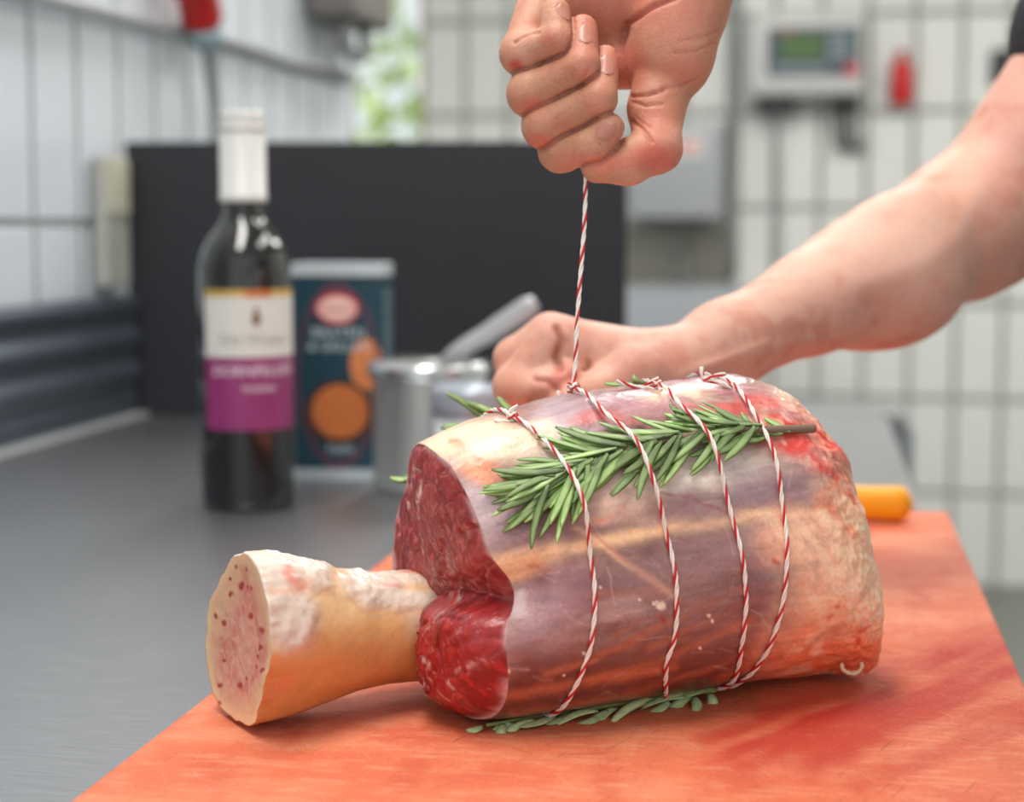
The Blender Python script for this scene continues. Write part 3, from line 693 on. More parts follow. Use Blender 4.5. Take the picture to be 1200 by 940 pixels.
# ================================================================== MEAT (veal shank)
AX = np.array([math.cos(math.radians(32.0)), math.sin(math.radians(32.0)), 0.0])
N1 = np.array([AX[1], -AX[0], 0.0])                    # horizontal, towards the near side
E2 = np.array([0.0, 0.0, 1.0])
MO = np.array([-0.1500, 0.6720, 0.0])                  # foot of the centre of the cut face
ML = 0.1885
def interp(t, xs, ys): return np.interp(t, xs, ys)
def gs(x, c, w): return np.exp(-((x - c) / w) ** 2)
def adiff(a, b): return (a - b + 180) % 360 - 180
def meat_point(t, th):
    """t 0..1 along the axis, th in degrees (0 near side, 90 top, 180 far, 270 bottom)"""
    t, th = np.broadcast_arrays(np.asarray(t, float), np.asarray(th, float))
    rz = interp(t, [0, .1, .3, .55, .8, 1], [.0560, .0600, .0640, .0655, .0668, .0670])
    ry = interp(t, [0, .1, .3, .55, .8, 1], [.0500, .0545, .0600, .0630, .0640, .0640])
    u = np.clip((t - 0.70) / 0.30, 0, 1)
    bot = np.exp(-(adiff(th, -75) / 45) ** 2)
    sc = np.clip(1 - u ** (3.0 + 4.0 * bot), 0, 1) ** (1 / (2.4 + 1.2 * bot))
    r = np.radians(th)
    c, s = np.cos(r), np.sin(r)
    e = 0.92
    x = np.sign(c) * np.abs(c) ** e * ry; z = np.sign(s) * np.abs(s) ** e * rz
    # swelling of the lower front muscle near the cut end, cleft between the muscles, soft lumps
    d1 = adiff(th, -38); k = 1 + 0.15 * np.exp(-(d1 / 38) ** 2) * np.exp(-(t / 0.42) ** 2)
    k = k - 0.10 * np.exp(-(adiff(th, 22) / 24) ** 2) * np.exp(-(t / 0.2) ** 2) - 0.14 * np.exp(-(adiff(th, 3) / 7.5) ** 2) * np.exp(-(t / 0.10) ** 2)
    k = k - 0.030 * np.exp(-(adiff(th, 8 + 10 * t) / 9) ** 2) * np.exp(-((t - 0.35) / 0.5) ** 2)
    k = k + 0.05 * np.exp(-(adiff(th, 75) / 22) ** 2) * np.exp(-((t - 0.42) / 0.18) ** 2)
    k = k - 0.035 * np.exp(-(adiff(th, 50) / 14) ** 2) * np.exp(-((t - 0.25) / 0.2) ** 2)
    k = k + 0.05 * np.exp(-(adiff(th, 95) / 30) ** 2) * np.exp(-((t - 0.85) / 0.15) ** 2)
    k = k + 0.05 * np.exp(-(adiff(th, -70) / 30) ** 2) * np.exp(-((t - 0.95) / 0.10) ** 2)
    k = k + 0.035 * np.sin(np.radians(th * 9 + 30)) * np.exp(-(adiff(th, 150) / 50) ** 2) * np.exp(-(t / 0.10) ** 2)
    q = np.stack([t * 3.0, np.cos(r) * 1.2, np.sin(r) * 1.2], -1)
    k = k + 0.05 * (fbm(q, 1.6, 3, 4.0) - 0.5) + 0.012 * (fbm(q, 9, 3, 1.0) - 0.5)
    rag = sstep(0.72, 0.92, t)
    k = k + rag * (0.14 * (fbm(q, 4.0, 4, 8.0) - 0.5) + 0.06 * (fbm(q, 13, 3, 6.0) - 0.5) + 0.025 * (fbm(q, 30, 2, 3.0) - 0.5)) + 0.10 * np.exp(-(adiff(th, 38) / 8) ** 2) * np.exp(-((t - 0.93) / 0.035) ** 2)
    x, z = x * k * sc, z * k * sc
    zc = 0.92 + 0.0005 + 0.985 * rz
    sh = -0.36 * np.clip(t - 0.3, 0, 1) * z - 0.05 * x * sstep(.5, 1, t)
    # uneven rim of the cut face
    sh = sh + (0.004 * np.sin(np.radians(3 * th + 40)) + 0.006 * gs(adiff(th, 120), 0, 60) * -1 + 0.010 * gs(adiff(th, 3), 0, 10) + 0.014 * gs(adiff(th, -38), 0, 30)) * np.exp(-(t / 0.12) ** 2)
    p = MO + AX * (ML * t + sh)[..., None] + N1 * x[..., None] + E2 * (zc + z)[..., None]
    f = 0.9206; kk = 0.0035
    p[..., 2] = f + kk * np.logaddexp(0, (p[..., 2] - f) / kk)
    return p
NT, NA, NCAP = 400, 540, 110
tt = np.concatenate([np.linspace(0, 0.70, 250, endpoint=False), 0.70 + 0.30 * np.sin(np.linspace(0, math.pi / 2, NT - 250))])
tha = np.linspace(-180, 180, NA, endpoint=False)
body = meat_point(tt[:, None], tha[None, :])
rimp = body[0]
cen = rimp.mean(0)
rho = np.linspace(0, 1, NCAP, endpoint=False)
cap = cen + (rimp - cen)[None] * rho[:, None, None]
RH = np.repeat(rho[:, None], NA, 1)
q1 = (cap - cen) @ N1; q2 = (cap - cen) @ E2
capf = cap.reshape(-1, 3)
# relief of the cut face: dome of the lower muscle, folds of the upper one, hollow round the bone
low = np.sqrt(np.clip(1 - ((q1 - 0.024) / 0.040) ** 2 - ((q2 + 0.036) / 0.036) ** 2, 0, 1))
h = 0.0145 * low * (1 - RH ** 10) + 0.006 * (1 - RH ** 4) * (low < 0.02) + 0.006 * (1 - RH ** 4) * (low >= 0.02)
cl = np.abs((q2 + 0.004) - 0.10 * (q1 - 0.02)); 
h = h - 0.007 * np.exp(-(cl / 0.004) ** 2) * sstep(-0.01, 0.015, q1) 
h = h - 0.006 * np.exp(-((q1 + 0.018) ** 2 + (q2 + 0.02) ** 2) / 0.03 ** 2) 
Uc = proj(capf)
pc = np.stack([q1.ravel(), q2.ravel(), 0 * q1.ravel()], -1)
warp = 24 * np.stack([fbm(pc, 110, 4, 2.0) - 0.5, 1.6 * (fbm(pc, 110, 4, 7.0) - 0.5)], -1)
Uw = Uc + warp
# bundles of muscle: elongated cells, each slightly domed, with pale seams of fat between them
seeds = np.array([(468, 560), (480, 596), (465, 628), (488, 537), (497, 572), (513, 545), (487, 628), (503, 612), (521, 584), (497, 655), (531, 622), (546, 652), (519, 660), (543, 600), (476, 662), (533, 566), (505, 690), (540, 690), (470, 700), (480, 740),
                  (524, 714), (512, 748), (520, 792), (541, 822), (562, 735), (573, 768), (577, 718), (547, 778), (588, 800), (562, 812), (536, 752), (556, 700), (500, 780)], float)
dd = np.stack([np.hypot((Uw[:, 0] - x) * 1.0, (Uw[:, 1] - y) * 0.5) for x, y in seeds], -1)
near = np.argsort(dd, 1)[:, :2]; F1 = np.take_along_axis(dd, near[:, :1], 1)[:, 0]; F2 = np.take_along_axis(dd, near[:, 1:2], 1)[:, 0]
gapd = F2 - F1; cellr = np.random.RandomState(4).rand(len(seeds))[near[:, 0]]
sm_ = np.exp(-(gapd / 1.5) ** 2); wide = np.exp(-(gapd / 4.5) ** 2)
white = np.zeros(len(capf))
for s_ in [[(490, 550), (503, 549), (506, 575), (500, 598), (501, 625), (504, 650)], [(488, 552), (487, 575), (492, 600)], [(548, 690), (546, 715), (541, 740)], [(524, 762), (535, 785), (542, 812)], [(586, 770), (574, 790), (572, 806)], [(540, 765), (549, 790), (562, 812)]]:
    white = np.maximum(white, stroke(Uw, s_, 1.7))
grain = fbm(pc * np.array([1.8, 1.0, 1.0]), 330, 4, 3.0)
bund = fbm(pc * np.array([1.6, 0.8, 1.0]), 90, 3, 5.0)
hd = h.ravel() + 0.0020 * (bund - 0.5) + 0.0011 * (grain - 0.5) - 0.0010 * wide + 0.0014 * (cellr - 0.5) * (1 - wide)
edge = np.clip((1 - RH.ravel()) / 0.06, 0, 1)
capf = capf - AX * (hd * sstep(0, 1, edge))[:, None]
Vm = np.concatenate([capf, body.reshape(-1, 3)])
fm = gridfaces(NCAP + NT, NA)[:, ::-1]
# ---- colour of the cut face
colc = np.repeat(lin((166, 66, 66))[None], len(capf), 0)
colc = mixc(colc, (142, 44, 48), sstep(0.35, 0.9, cellr) * .8)
colc = mixc(colc, (130, 34, 38), sstep(0.5, 0.72, bund) * .7)
colc = mixc(colc, (196, 100, 96), sstep(0.52, 0.72, grain) * 0.6)
lowm = sstep(0.02, 0.2, low.ravel())
colc = mixc(colc, (158, 26, 28), lowm * 0.85)
colc = mixc(colc, (116, 8, 14), lowm * np.maximum(sstep(0.45, 0.7, bund), sstep(0.55, 0.9, cellr)) * .8)
colc = mixc(colc, (192, 48, 44), lowm * sstep(0.52, 0.72, grain) * 0.7)
colc = mixc(colc, (106, 20, 24), sm_ * 0.22)
colc = mixc(colc, (210, 130, 124), np.exp(-((gapd - 2.6) / 1.4) ** 2) * (0.5 - 0.3 * lowm) * sstep(0.4, 0.65, fbm(pc, 200, 3, 1.0)))
colc = mixc(colc, (232, 196, 184), white * (0.8 - 0.3 * lowm) * sstep(0.3, 0.55, fbm(pc, 300, 3, 1.0)))
colc = mixc(colc, (226, 196, 184), sstep(0.75, 0.84, fbm(pc, 700, 2, 9.0)) * 0.3)
rimm = sstep(0.955, 0.99, RH.ravel())
colc = mixc(colc, (214, 186, 184), rimm * 0.75 * sstep(0.3, 0.6, fbm(pc, 120, 3, 12.0)))
# ---- colour of the outside
Vb_ = body.reshape(-1, 3); U = proj(Vb_)
T_ = np.repeat(tt[:, None], NA, 1).ravel(); TH = np.repeat(tha[None, :], NT, 0).ravel()
sq = np.stack([T_ * ML, np.cos(np.radians(TH)) * 0.06, np.sin(np.radians(TH)) * 0.06], -1)
Wp = U + 22 * np.stack([fbm(sq, 70, 4, 2.0) - 0.5, fbm(sq, 70, 4, 6.0) - 0.5], -1)
Ws = U + 9 * np.stack([fbm(sq, 120, 3, 1.0) - 0.5, fbm(sq, 120, 3, 4.0) - 0.5], -1)
fib = fbm(sq * np.array([1.0, 7.0, 7.0]), 60, 4, 2.0)            # fibres along the shank
mot = fbm(sq, 45, 5, 3.0)
co = np.repeat(lin((152, 120, 114))[None], len(Vb_), 0)
co = mixc(co, (120, 82, 82), sstep(0.45, 0.65, mot))
co = mixc(co, (194, 168, 166), sstep(0.50, 0.68, fbm(sq * np.array([1, 3, 3]), 40, 4, 8.0)) * 0.6)
co = mixc(co, (150, 86, 76), sstep(0.48, 0.66, fbm(sq, 26, 4, 5.0)) * 0.55)
# lower belly: overhead shading and board bounce painted in as dark brownish red
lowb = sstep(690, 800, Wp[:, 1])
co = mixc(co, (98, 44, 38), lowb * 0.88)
for poly, w, a in [([(560, 822), (650, 806), (720, 795), (790, 780)], 7, .6), ([(640, 790), (720, 762), (800, 722), (868, 690)], 5, .55), ([(690, 800), (770, 775), (840, 745), (880, 725)], 5, .5), ([(740, 812), (830, 785), (890, 760)], 5, .45), ([(690, 700), (780, 690), (870, 672), (910, 655)], 6, .45), ([(760, 760), (860, 715), (905, 690)], 4, .4), ([(840, 800), (890, 770)], 6, .5), ([(600, 838), (680, 826), (760, 812)], 5, .45), ([(720, 745), (800, 708), (860, 700)], 3, .4)]:
    co = mixc(co, (190, 112, 78), stroke(Ws, poly, w) * a)
# long seams of pale fat
for poly, w, a in [([(560, 668), (600, 655), (690, 640), (760, 625), (840, 610), (900, 602), (960, 598)], 9, .85), ([(560, 672), (600, 662), (650, 652)], 15, .95), ([(672, 618), (705, 640), (745, 668), (795, 700)], 4, .6)]:
    co = mixc(co, (240, 202, 160), stroke(Ws, poly, w) * a)
co = mixc(co, (196, 130, 108), stroke(Ws, [(690, 625), (730, 655), (775, 690)], 2.5) * 0.7)
# lavender silverskin on the shoulder side, wet highlights painted in as paler patches
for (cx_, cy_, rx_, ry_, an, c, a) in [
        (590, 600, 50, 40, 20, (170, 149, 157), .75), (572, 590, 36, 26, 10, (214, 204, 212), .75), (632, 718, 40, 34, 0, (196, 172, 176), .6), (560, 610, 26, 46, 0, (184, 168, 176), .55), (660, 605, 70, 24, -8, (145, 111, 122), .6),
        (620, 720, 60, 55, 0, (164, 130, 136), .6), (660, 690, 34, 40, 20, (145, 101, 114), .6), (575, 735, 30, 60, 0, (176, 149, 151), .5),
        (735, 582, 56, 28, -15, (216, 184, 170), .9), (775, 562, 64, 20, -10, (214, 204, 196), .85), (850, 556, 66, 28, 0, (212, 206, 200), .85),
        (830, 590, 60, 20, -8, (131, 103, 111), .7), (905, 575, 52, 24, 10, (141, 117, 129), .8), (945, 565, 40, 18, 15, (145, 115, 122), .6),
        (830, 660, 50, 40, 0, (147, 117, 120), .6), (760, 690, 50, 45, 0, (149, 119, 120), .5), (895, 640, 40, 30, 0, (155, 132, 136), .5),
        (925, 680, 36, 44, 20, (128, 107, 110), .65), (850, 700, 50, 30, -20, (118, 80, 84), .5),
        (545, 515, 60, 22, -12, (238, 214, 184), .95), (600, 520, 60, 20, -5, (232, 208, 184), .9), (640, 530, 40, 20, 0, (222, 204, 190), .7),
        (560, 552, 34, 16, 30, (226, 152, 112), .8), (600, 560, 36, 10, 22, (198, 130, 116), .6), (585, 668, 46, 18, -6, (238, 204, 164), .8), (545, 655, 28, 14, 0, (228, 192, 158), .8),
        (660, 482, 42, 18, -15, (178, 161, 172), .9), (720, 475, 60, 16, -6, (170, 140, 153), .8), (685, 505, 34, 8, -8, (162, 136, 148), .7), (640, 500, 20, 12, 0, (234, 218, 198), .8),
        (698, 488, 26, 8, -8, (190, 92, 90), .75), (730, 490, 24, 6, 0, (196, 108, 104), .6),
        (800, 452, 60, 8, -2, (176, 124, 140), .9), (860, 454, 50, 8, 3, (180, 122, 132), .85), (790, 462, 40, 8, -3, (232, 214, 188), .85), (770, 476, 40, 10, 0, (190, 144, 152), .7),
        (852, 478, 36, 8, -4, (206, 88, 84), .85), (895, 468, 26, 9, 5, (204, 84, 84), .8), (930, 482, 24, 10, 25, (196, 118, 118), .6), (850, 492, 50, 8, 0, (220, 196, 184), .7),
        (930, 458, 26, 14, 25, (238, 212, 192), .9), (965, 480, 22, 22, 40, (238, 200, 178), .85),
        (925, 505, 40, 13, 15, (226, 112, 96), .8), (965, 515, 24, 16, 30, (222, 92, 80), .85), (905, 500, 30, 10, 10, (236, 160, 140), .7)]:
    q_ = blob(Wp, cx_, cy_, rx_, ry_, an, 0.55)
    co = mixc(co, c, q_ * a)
# pale fat of the far end
fat = sstep(905, 985, Wp[:, 0] + 0.30 * (Wp[:, 1] - 640)) * sstep(520, 600, Wp[:, 1])
fat = np.maximum(fat, blob(Wp, 960, 640, 66, 44, 10, 0.5) * 0.9)
fat = np.maximum(fat, sstep(0.86, 0.97, T_) * 0.8)
co = mixc(co, (244, 200, 168), fat * 0.92)
ca_, sa_ = math.cos(math.radians(52)), math.sin(math.radians(52))
pr_ = np.stack([(U[:, 0] * ca_ + U[:, 1] * sa_) * 0.011, (-U[:, 0] * sa_ + U[:, 1] * ca_) * 0.10, 0 * U[:, 0] + 3.3], -1)
dg_ = fbm(pr_, 1.0, 4, 2.0)
co = mixc(co, (204, 106, 72), np.clip(fat * 1.2, 0, 1) * sstep(0.5, 0.66, dg_) * (0.15 + 0.35 * sstep(660, 600, U[:, 1])))
co = mixc(co, (244, 218, 192), np.clip(fat * 1.2, 0, 1) * sstep(0.5, 0.34, dg_) * 0.3)
co = mixc(co, (214, 128, 84), fat * sstep(0.45, 0.68, fbm(sq, 38, 4, 9.0)) * 0.6)
co = mixc(co, (214, 104, 60), sstep(700, 770, Wp[:, 1]) * sstep(850, 950, Wp[:, 0]) * 0.85)
co = mixc(co, (244, 220, 190), fat * sstep(0.56, 0.72, fbm(sq, 60, 4, 13.0)) * 0.6)
for poly, w, a, c in [([(900, 520), (940, 530), (975, 552), (1000, 580)], 7, .6, (206, 84, 70)), ([(945, 540), (975, 560), (998, 585), (1010, 610)], 4, .7, (202, 60, 50)), ([(890, 515), (930, 522), (985, 518)], 5, .6, (198, 66, 66)), ([(955, 590), (985, 605), (1000, 625)], 5, .5, (222, 120, 84)), ([(990, 690), (988, 705), (975, 712)], 3.2, .85, (190, 34, 22)), ([(965, 728), (972, 722)], 3, .7, (190, 50, 30)), ([(1010, 735), (1004, 760)], 4, .8, (190, 44, 20)), ([(880, 780), (930, 768), (985, 735)], 4, .5, (170, 70, 52)), ([(905, 660), (912, 664)], 2.2, .8, (170, 30, 26)), ([(776, 726), (778, 728)], 3, .8, (160, 24, 20)), ([(945, 640), (960, 660), (956, 685)], 4, .4, (140, 106, 110)), ([(955, 580), (985, 570), (1000, 560)], 4, .5, (232, 150, 112)), ([(770, 578), (810, 584), (850, 600)], 1.6, .7, (140, 74, 72)), ([(690, 610), (715, 612), (730, 600)], 4, .6, (222, 150, 122)), ([(620, 662), (634, 664)], 3, .6, (198, 122, 102)), ([(557, 672), (560, 680)], 5, .8, (206, 84, 58)), ([(528, 520), (540, 526)], 4, .7, (214, 110, 84)), ([(546, 530), (575, 545), (600, 556)], 3, .6, (226, 122, 84))]:
    co = mixc(co, c, stroke(Wp, poly, w * 1.25) * a * sstep(0.30, 0.55, fbm(sq, 170, 3, 21.0)))
# lace of fat and torn red fibre at the top right
lace = sstep(0.5, 0.62, fbm(sq, 150, 3, 2.0)); reg = blob(Wp, 945, 505, 60, 34, 25, 0.5)
co = mixc(co, (240, 176, 156), reg * lace * 0.7); co = mixc(co, (204, 44, 40), reg * (1 - lace) * sstep(0.45, 0.6, fbm(sq, 90, 3, 7.0)) * 0.8)
# fine fibres and wrinkle lines, crumbs of fat
co = co * (0.70 + 0.60 * fib)[:, None]
rl = np.random.RandomState(31)
for k_ in range(110):                                     # fine wrinkles of the skin and small vessels
    x_, y_ = rl.uniform(580, 1000), rl.uniform(530, 830); a_ = rl.normal(-0.25, 0.55) if rl.rand() < .7 else rl.uniform(0, 3.1); l_ = rl.uniform(12, 55)
    sel = np.abs(U[:, 0] - x_) + np.abs(U[:, 1] - y_) < l_ * 1.6
    cu_ = rl.uniform(-0.25, 0.25); pl_ = [(x_ + l_ * (q - .5) * math.cos(a_ + cu_ * q), y_ + l_ * (q - .5) * math.sin(a_ + cu_ * q)) for q in (0, .33, .66, 1)]
    m_ = np.zeros(len(U)); m_[sel] = stroke(Wp[sel], pl_, rl.uniform(0.8, 1.5))
    co = mixc(co, [(224, 200, 192), (120, 56, 54), (206, 168, 150)][k_ % 3], m_ * rl.uniform(.08, .28))
for (cx_, cy_, r_) in [(775, 709, 5.5), (767, 706, 2.2), (770, 703, 1.6), (748, 704, 2), (832, 721, 2.5), (836, 727, 2), (597, 785, 3), (683, 765, 2), (661, 791, 1.4), (820, 760, 2), (703, 690, 1.5)]:
    co = mixc(co, (240, 226, 206), blob(Ws, cx_, cy_, r_, r_ * 0.9, 0, 0.4) * 0.85)
co = co * np.array([1.16, 1.06, 0.97])[None]
meat_mat = vcol('raw_veal', 0.40, 0.2, 0.26, 0.12, 520, 0.45, 420, 0.0009, spec=0.45, croug=0.25, sscale=0.004, rvar=0.10)
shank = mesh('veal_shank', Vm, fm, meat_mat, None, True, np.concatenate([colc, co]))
tag(shank, 'raw veal shank with rosemary tied onto it, lying on the orange board', 'meat')
MEATBVH = BVHTree.FromPolygons([Vector(v) for v in Vm[NCAP * NA:][::1]], [tuple(int(k) for k in f) for f in gridfaces(NT, NA)[:, ::-1]]) if False else None
# a lighter copy of the outside for ray casting
sub_t = np.linspace(0, 1, 120); sub_a = np.linspace(-180, 180, 180, endpoint=False)
lowp = meat_point(sub_t[:, None], sub_a[None, :]).reshape(-1, 3)
MEATBVH = BVHTree.FromPolygons([Vector(v) for v in lowp], [tuple(int(k) for k in f) for f in gridfaces(120, 180)])
def meat_hit(px, py):
    d = Vector(ray(px, py)).normalized(); h_ = MEATBVH.ray_cast(Vector(CAM), d)
    if h_[0] is None:
        h_ = MEATBVH.find_nearest(Vector(P(px, py, 0.78)))
    p = np.array(h_[0]); n = np.array(h_[1])
    if n @ np.array(d) > 0: n = -n
    return p, n
def meat_polar(p):
    s = (p - MO) @ AX
    return s, math.degrees(math.atan2(p[2] - 0.985, (p - MO) @ N1))
def meat_out(s, th, lift):
    c = MO + AX * s + E2 * 0.985
    d = N1 * math.cos(math.radians(th)) + E2 * math.sin(math.radians(th))
    h_ = MEATBVH.ray_cast(Vector(c + d * 0.2), Vector(-d))
    p = np.array(h_[0]) if h_[0] is not None else c + d * 0.06
    return p + d * lift
# torn pale scrap of sinew at the lower far corner
SD = float((meat_hit(985, 772)[0] - CAM) @ FWD) + 0.002
o = tube('sinew_scrap', spline([P(x_, y_, SD) for x_, y_ in ((986, 777), (988, 785), (996, 789), (1005, 788), (1010, 781), (1009, 776))], 30), 0.0006 + 0.0009 * np.random.RandomState(2).rand(30), mk('sinew_pale', (224, 196, 160), 0.4, var=0.1), shank, 8)

# ---- shank bone
nc = np.array([-math.cos(math.radians(41)), -math.sin(math.radians(41)), 0.0])         # the sawn face looks this way
pcut = P(280, 750, 0.676)
outl_px = [(285, 648), (272, 654), (258, 680), (245, 708), (243, 734), (241, 757), (243, 780), (249, 809), (261, 832), (284, 848), (298, 847), (303, 834), (310, 802), (317, 776), (317, 741), (311, 698), (300, 663)]
def oncut(px, py):
    d = ray(px, py); return CAM + d * (((pcut - CAM) @ nc) / (d @ nc))
ring0 = np.array([oncut(*q) for q in outl_px]); c0_ = ring0.mean(0)
ring0[:, 2] += max(0, 0.9205 - ring0[:, 2].min())
NB = 240
closed = np.concatenate([ring0, ring0[:1]]); ring0 = spline(closed, NB + 1)[:-1]
nzr = (ring0 - c0_) * (0.09 * (fbm(ring0, 260, 3) - 0.5))[:, None]
bstart = P(520, 733, 0.728); ba = (bstart - c0_); bl_ = np.linalg.norm(ba); ba /= bl_
b1 = np.cross(ba, E2); b1 /= np.linalg.norm(b1); b2 = np.cross(b1, ba)
rel = ring0 - c0_
ang0 = np.arctan2(rel @ b2, rel @ b1)
NS = 150
sb_ = np.linspace(0, 1.18, NS)
rows = []
for s in sb_:
    f = sstep(0.0, 0.62, np.array(s)) ** 0.75
    f = float(f)
    rx = np.interp(s, [0, .3, .6, 1.18], [.030, .026, .0235, .0235]); rzb = np.interp(s, [0, .3, .5, .7, 1.18], [.034, .0275, .0245, .0228, .0228])
    ell = b1 * (rx * np.cos(ang0))[:, None] + b2 * (rzb * np.sin(ang0))[:, None]
    off = rel - ba * (rel @ ba)[:, None] * f + nzr * math.exp(-(s / 0.05) ** 2)
    rows.append(c0_ + ba * (s * bl_) + b2 * (0.0008 * math.sin(s * 3)) + off * (1 - f) + ell * f)
rows = np.array(rows)
rhb = np.linspace(0, 1, 60, endpoint=False)
ring0 = ring0 + nzr
face = c0_ + (ring0 - c0_)[None] * rhb[:, None, None]
fr = face.reshape(-1, 3).copy()
Uf = proj(fr); pf = np.stack([(fr - c0_) @ b1, (fr - c0_) @ b2, 0 * fr[:, 0]], -1)
RF = np.repeat(rhb[:, None], NB, 1).ravel()
fr = fr + nc * (0.0008 * (fbm(pf, 300, 3) - 0.5) * (1 - RF ** 6) - 0.0012 * (1 - RF ** 4))[:, None]
Wf = Uf + 7 * np.stack([fbm(pf, 150, 3, 1.0) - 0.5, fbm(pf, 150, 3, 5.0) - 0.5], -1)
cf = np.repeat(lin((232, 188, 146))[None], len(fr), 0)
core = blob(Wf, 280, 760, 28, 66, 6, 0.35)
cf = mixc(cf, (226, 160, 136), core * 0.8)
cf = mixc(cf, (214, 112, 100), stroke(Wf, [(285, 668), (286, 700), (280, 715), (272, 735), (270, 760)], 6) * .6)
cf = mixc(cf, (210, 104, 94), stroke(Wf, [(290, 690), (299, 730), (304, 760), (300, 785), (288, 805)], 6) * .6)
cf = mixc(cf, (212, 106, 92), stroke(Wf, [(258, 750), (260, 775), (270, 798), (284, 810)], 6) * .6)
cf = mixc(cf, (232, 182, 158), sstep(0.5, 0.65, fbm(pf, 420, 3, 2.0)) * core * .6)
cf = mixc(cf, (240, 206, 160), sstep(0.84, 0.95, RF) * .8)
for (x_, y_, r_) in [(280, 687, 4), (267, 696, 3.2), (269, 680, 2), (287, 668, 2), (289, 722, 3.6), (251, 722, 3), (260, 730, 3.6), (305, 740, 3.4), (303, 759, 2.6), (300, 768, 2), (306, 786, 2.6), (278, 803, 3), (256, 803, 2.8), (260, 775, 2), (297, 780, 2), (287, 689, 1.8), (293, 690, 1.8), (276, 664, 2), (286, 796, 2), (257, 825, 2), (303, 834, 3)]:
    cf = mixc(cf, (176, 18, 22), blob(Wf, x_, y_, r_ * 0.8, r_ * 1.1, 0, 0.45) * .95)
vb = rows.reshape(-1, 3)
Ub = proj(vb); pb = vb
fl = fbm(pb * np.array([1, 1, 1]), 180, 4, 3.0)
Wb = Ub + 16 * np.stack([fbm(pb, 90, 4, 1.0) - 0.5, fbm(pb, 90, 4, 5.0) - 0.5], -1)
cbn = np.repeat(lin((226, 178, 118))[None], len(vb), 0)
cbn = mixc(cbn, (206, 136, 74), sstep(730, 800, Wb[:, 1]) * .75)  # orange reflected from the board, painted into the lower side
cbn = mixc(cbn, (236, 204, 158), blob(Wb, 400, 710, 50, 22, -10, 0.5) * .7)
tis = np.maximum.reduce([sstep(0, 1, (702 - Wb[:, 1]) / 14) * sstep(400, 380, Wb[:, 0]), blob(Wb, 335, 720, 34, 44, -25, 0.35), blob(Wb, 460, 690, 66, 26, 8, 0.3), blob(Wb, 330, 670, 60, 18, 5, 0.4), blob(Wb, 505, 720, 30, 30, 0, 0.4) * 0.5])
cbn = mixc(cbn, (224, 208, 194), tis * .92)
for poly, w, a, c in [([(338, 662), (342, 680), (352, 690)], 6, .7, (226, 120, 100)), ([(320, 694), (345, 690), (362, 684)], 5, .6, (226, 170, 140)), ([(470, 668), (500, 668), (510, 672)], 5, .6, (226, 136, 116)), ([(420, 668), (460, 670)], 4, .4, (230, 176, 160)), ([(480, 690), (505, 686)], 7, .7, (232, 184, 128)), ([(448, 690), (470, 692)], 3, .5, (224, 140, 130)), ([(358, 708), (372, 696), (392, 690)], 1.6, .5, (206, 160, 110)), ([(396, 688), (410, 705), (430, 720), (486, 728)], 1.8, .5, (214, 176, 140)), ([(330, 770), (350, 760), (380, 745)], 3, .4, (226, 160, 120)), ([(310, 820), (340, 790)], 6, .5, (224, 130, 100))]:
    cbn = mixc(cbn, c, stroke(Wb, poly, w) * a)
cbn = cbn * (0.9 + 0.2 * fl)[:, None]
lift = tis * (0.0010 + 0.0034 * (fbm(pb, 140, 4, 7.0) - 0.4)) * (0.35 + 0.65 * sstep(0.02, 0.10, np.repeat(sb_[:, None], NB, 1).ravel()))
cenl = (c0_[None] + ba[None] * (sb_ * bl_)[:, None]); rad_ = vb - np.repeat(cenl, NB, 0); rad_ /= np.linalg.norm(rad_, axis=1)[:, None] + 1e-9
vb = vb + rad_ * (lift + 0.0006 * (fl - 0.5))[:, None]
vb[:NB] = ring0
Vbone = np.concatenate([fr, vb])
Vbone[:, 2] = np.maximum(Vbone[:, 2], 0.9206)
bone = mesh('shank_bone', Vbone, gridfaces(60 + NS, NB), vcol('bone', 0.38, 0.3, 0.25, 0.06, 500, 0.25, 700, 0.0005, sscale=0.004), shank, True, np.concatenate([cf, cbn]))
bone['label'] = 'sawn ivory bone with red specks in its end'

# ================================================================== TWINE
m_w = mk('twine_white', (240, 232, 222), 0.75, var=0.12, scale=800, bump=0.5, bscale=2500, dist=0.0003)
m_r = mk('twine_red', (204, 34, 36), 0.75, var=0.18, scale=800, bump=0.5, bscale=2500, dist=0.0003)
def strands(path, parent, pitch=0.0135, rs=0.00050, ro=0.00048, name=''):
    path = np.asarray(path, float)
    L = np.linalg.norm(np.diff(path, axis=0), axis=1).sum(); n = max(12, int(L / 0.0009))
    s = np.concatenate([[0], np.cumsum(np.linalg.norm(np.diff(path, axis=0), axis=1))]); u = np.linspace(0, s[-1], n)
    pts = np.stack([np.interp(u, s, path[:, k]) for k in range(3)], -1)
    T, N, B = frames(pts)
    for k, (nm, mt, r_) in enumerate([('white_strand', m_w, rs * 1.08), ('white_strand', m_w, rs * 1.08), ('red_strand', m_r, rs)]):
        ph = 2 * math.pi * (u / pitch + k / 3.0)
        V, f = tubeV(pts + ro * (N * np.cos(ph)[:, None] + B * np.sin(ph)[:, None]), r_, 7)
        mesh(nm, V, f, mt, parent)
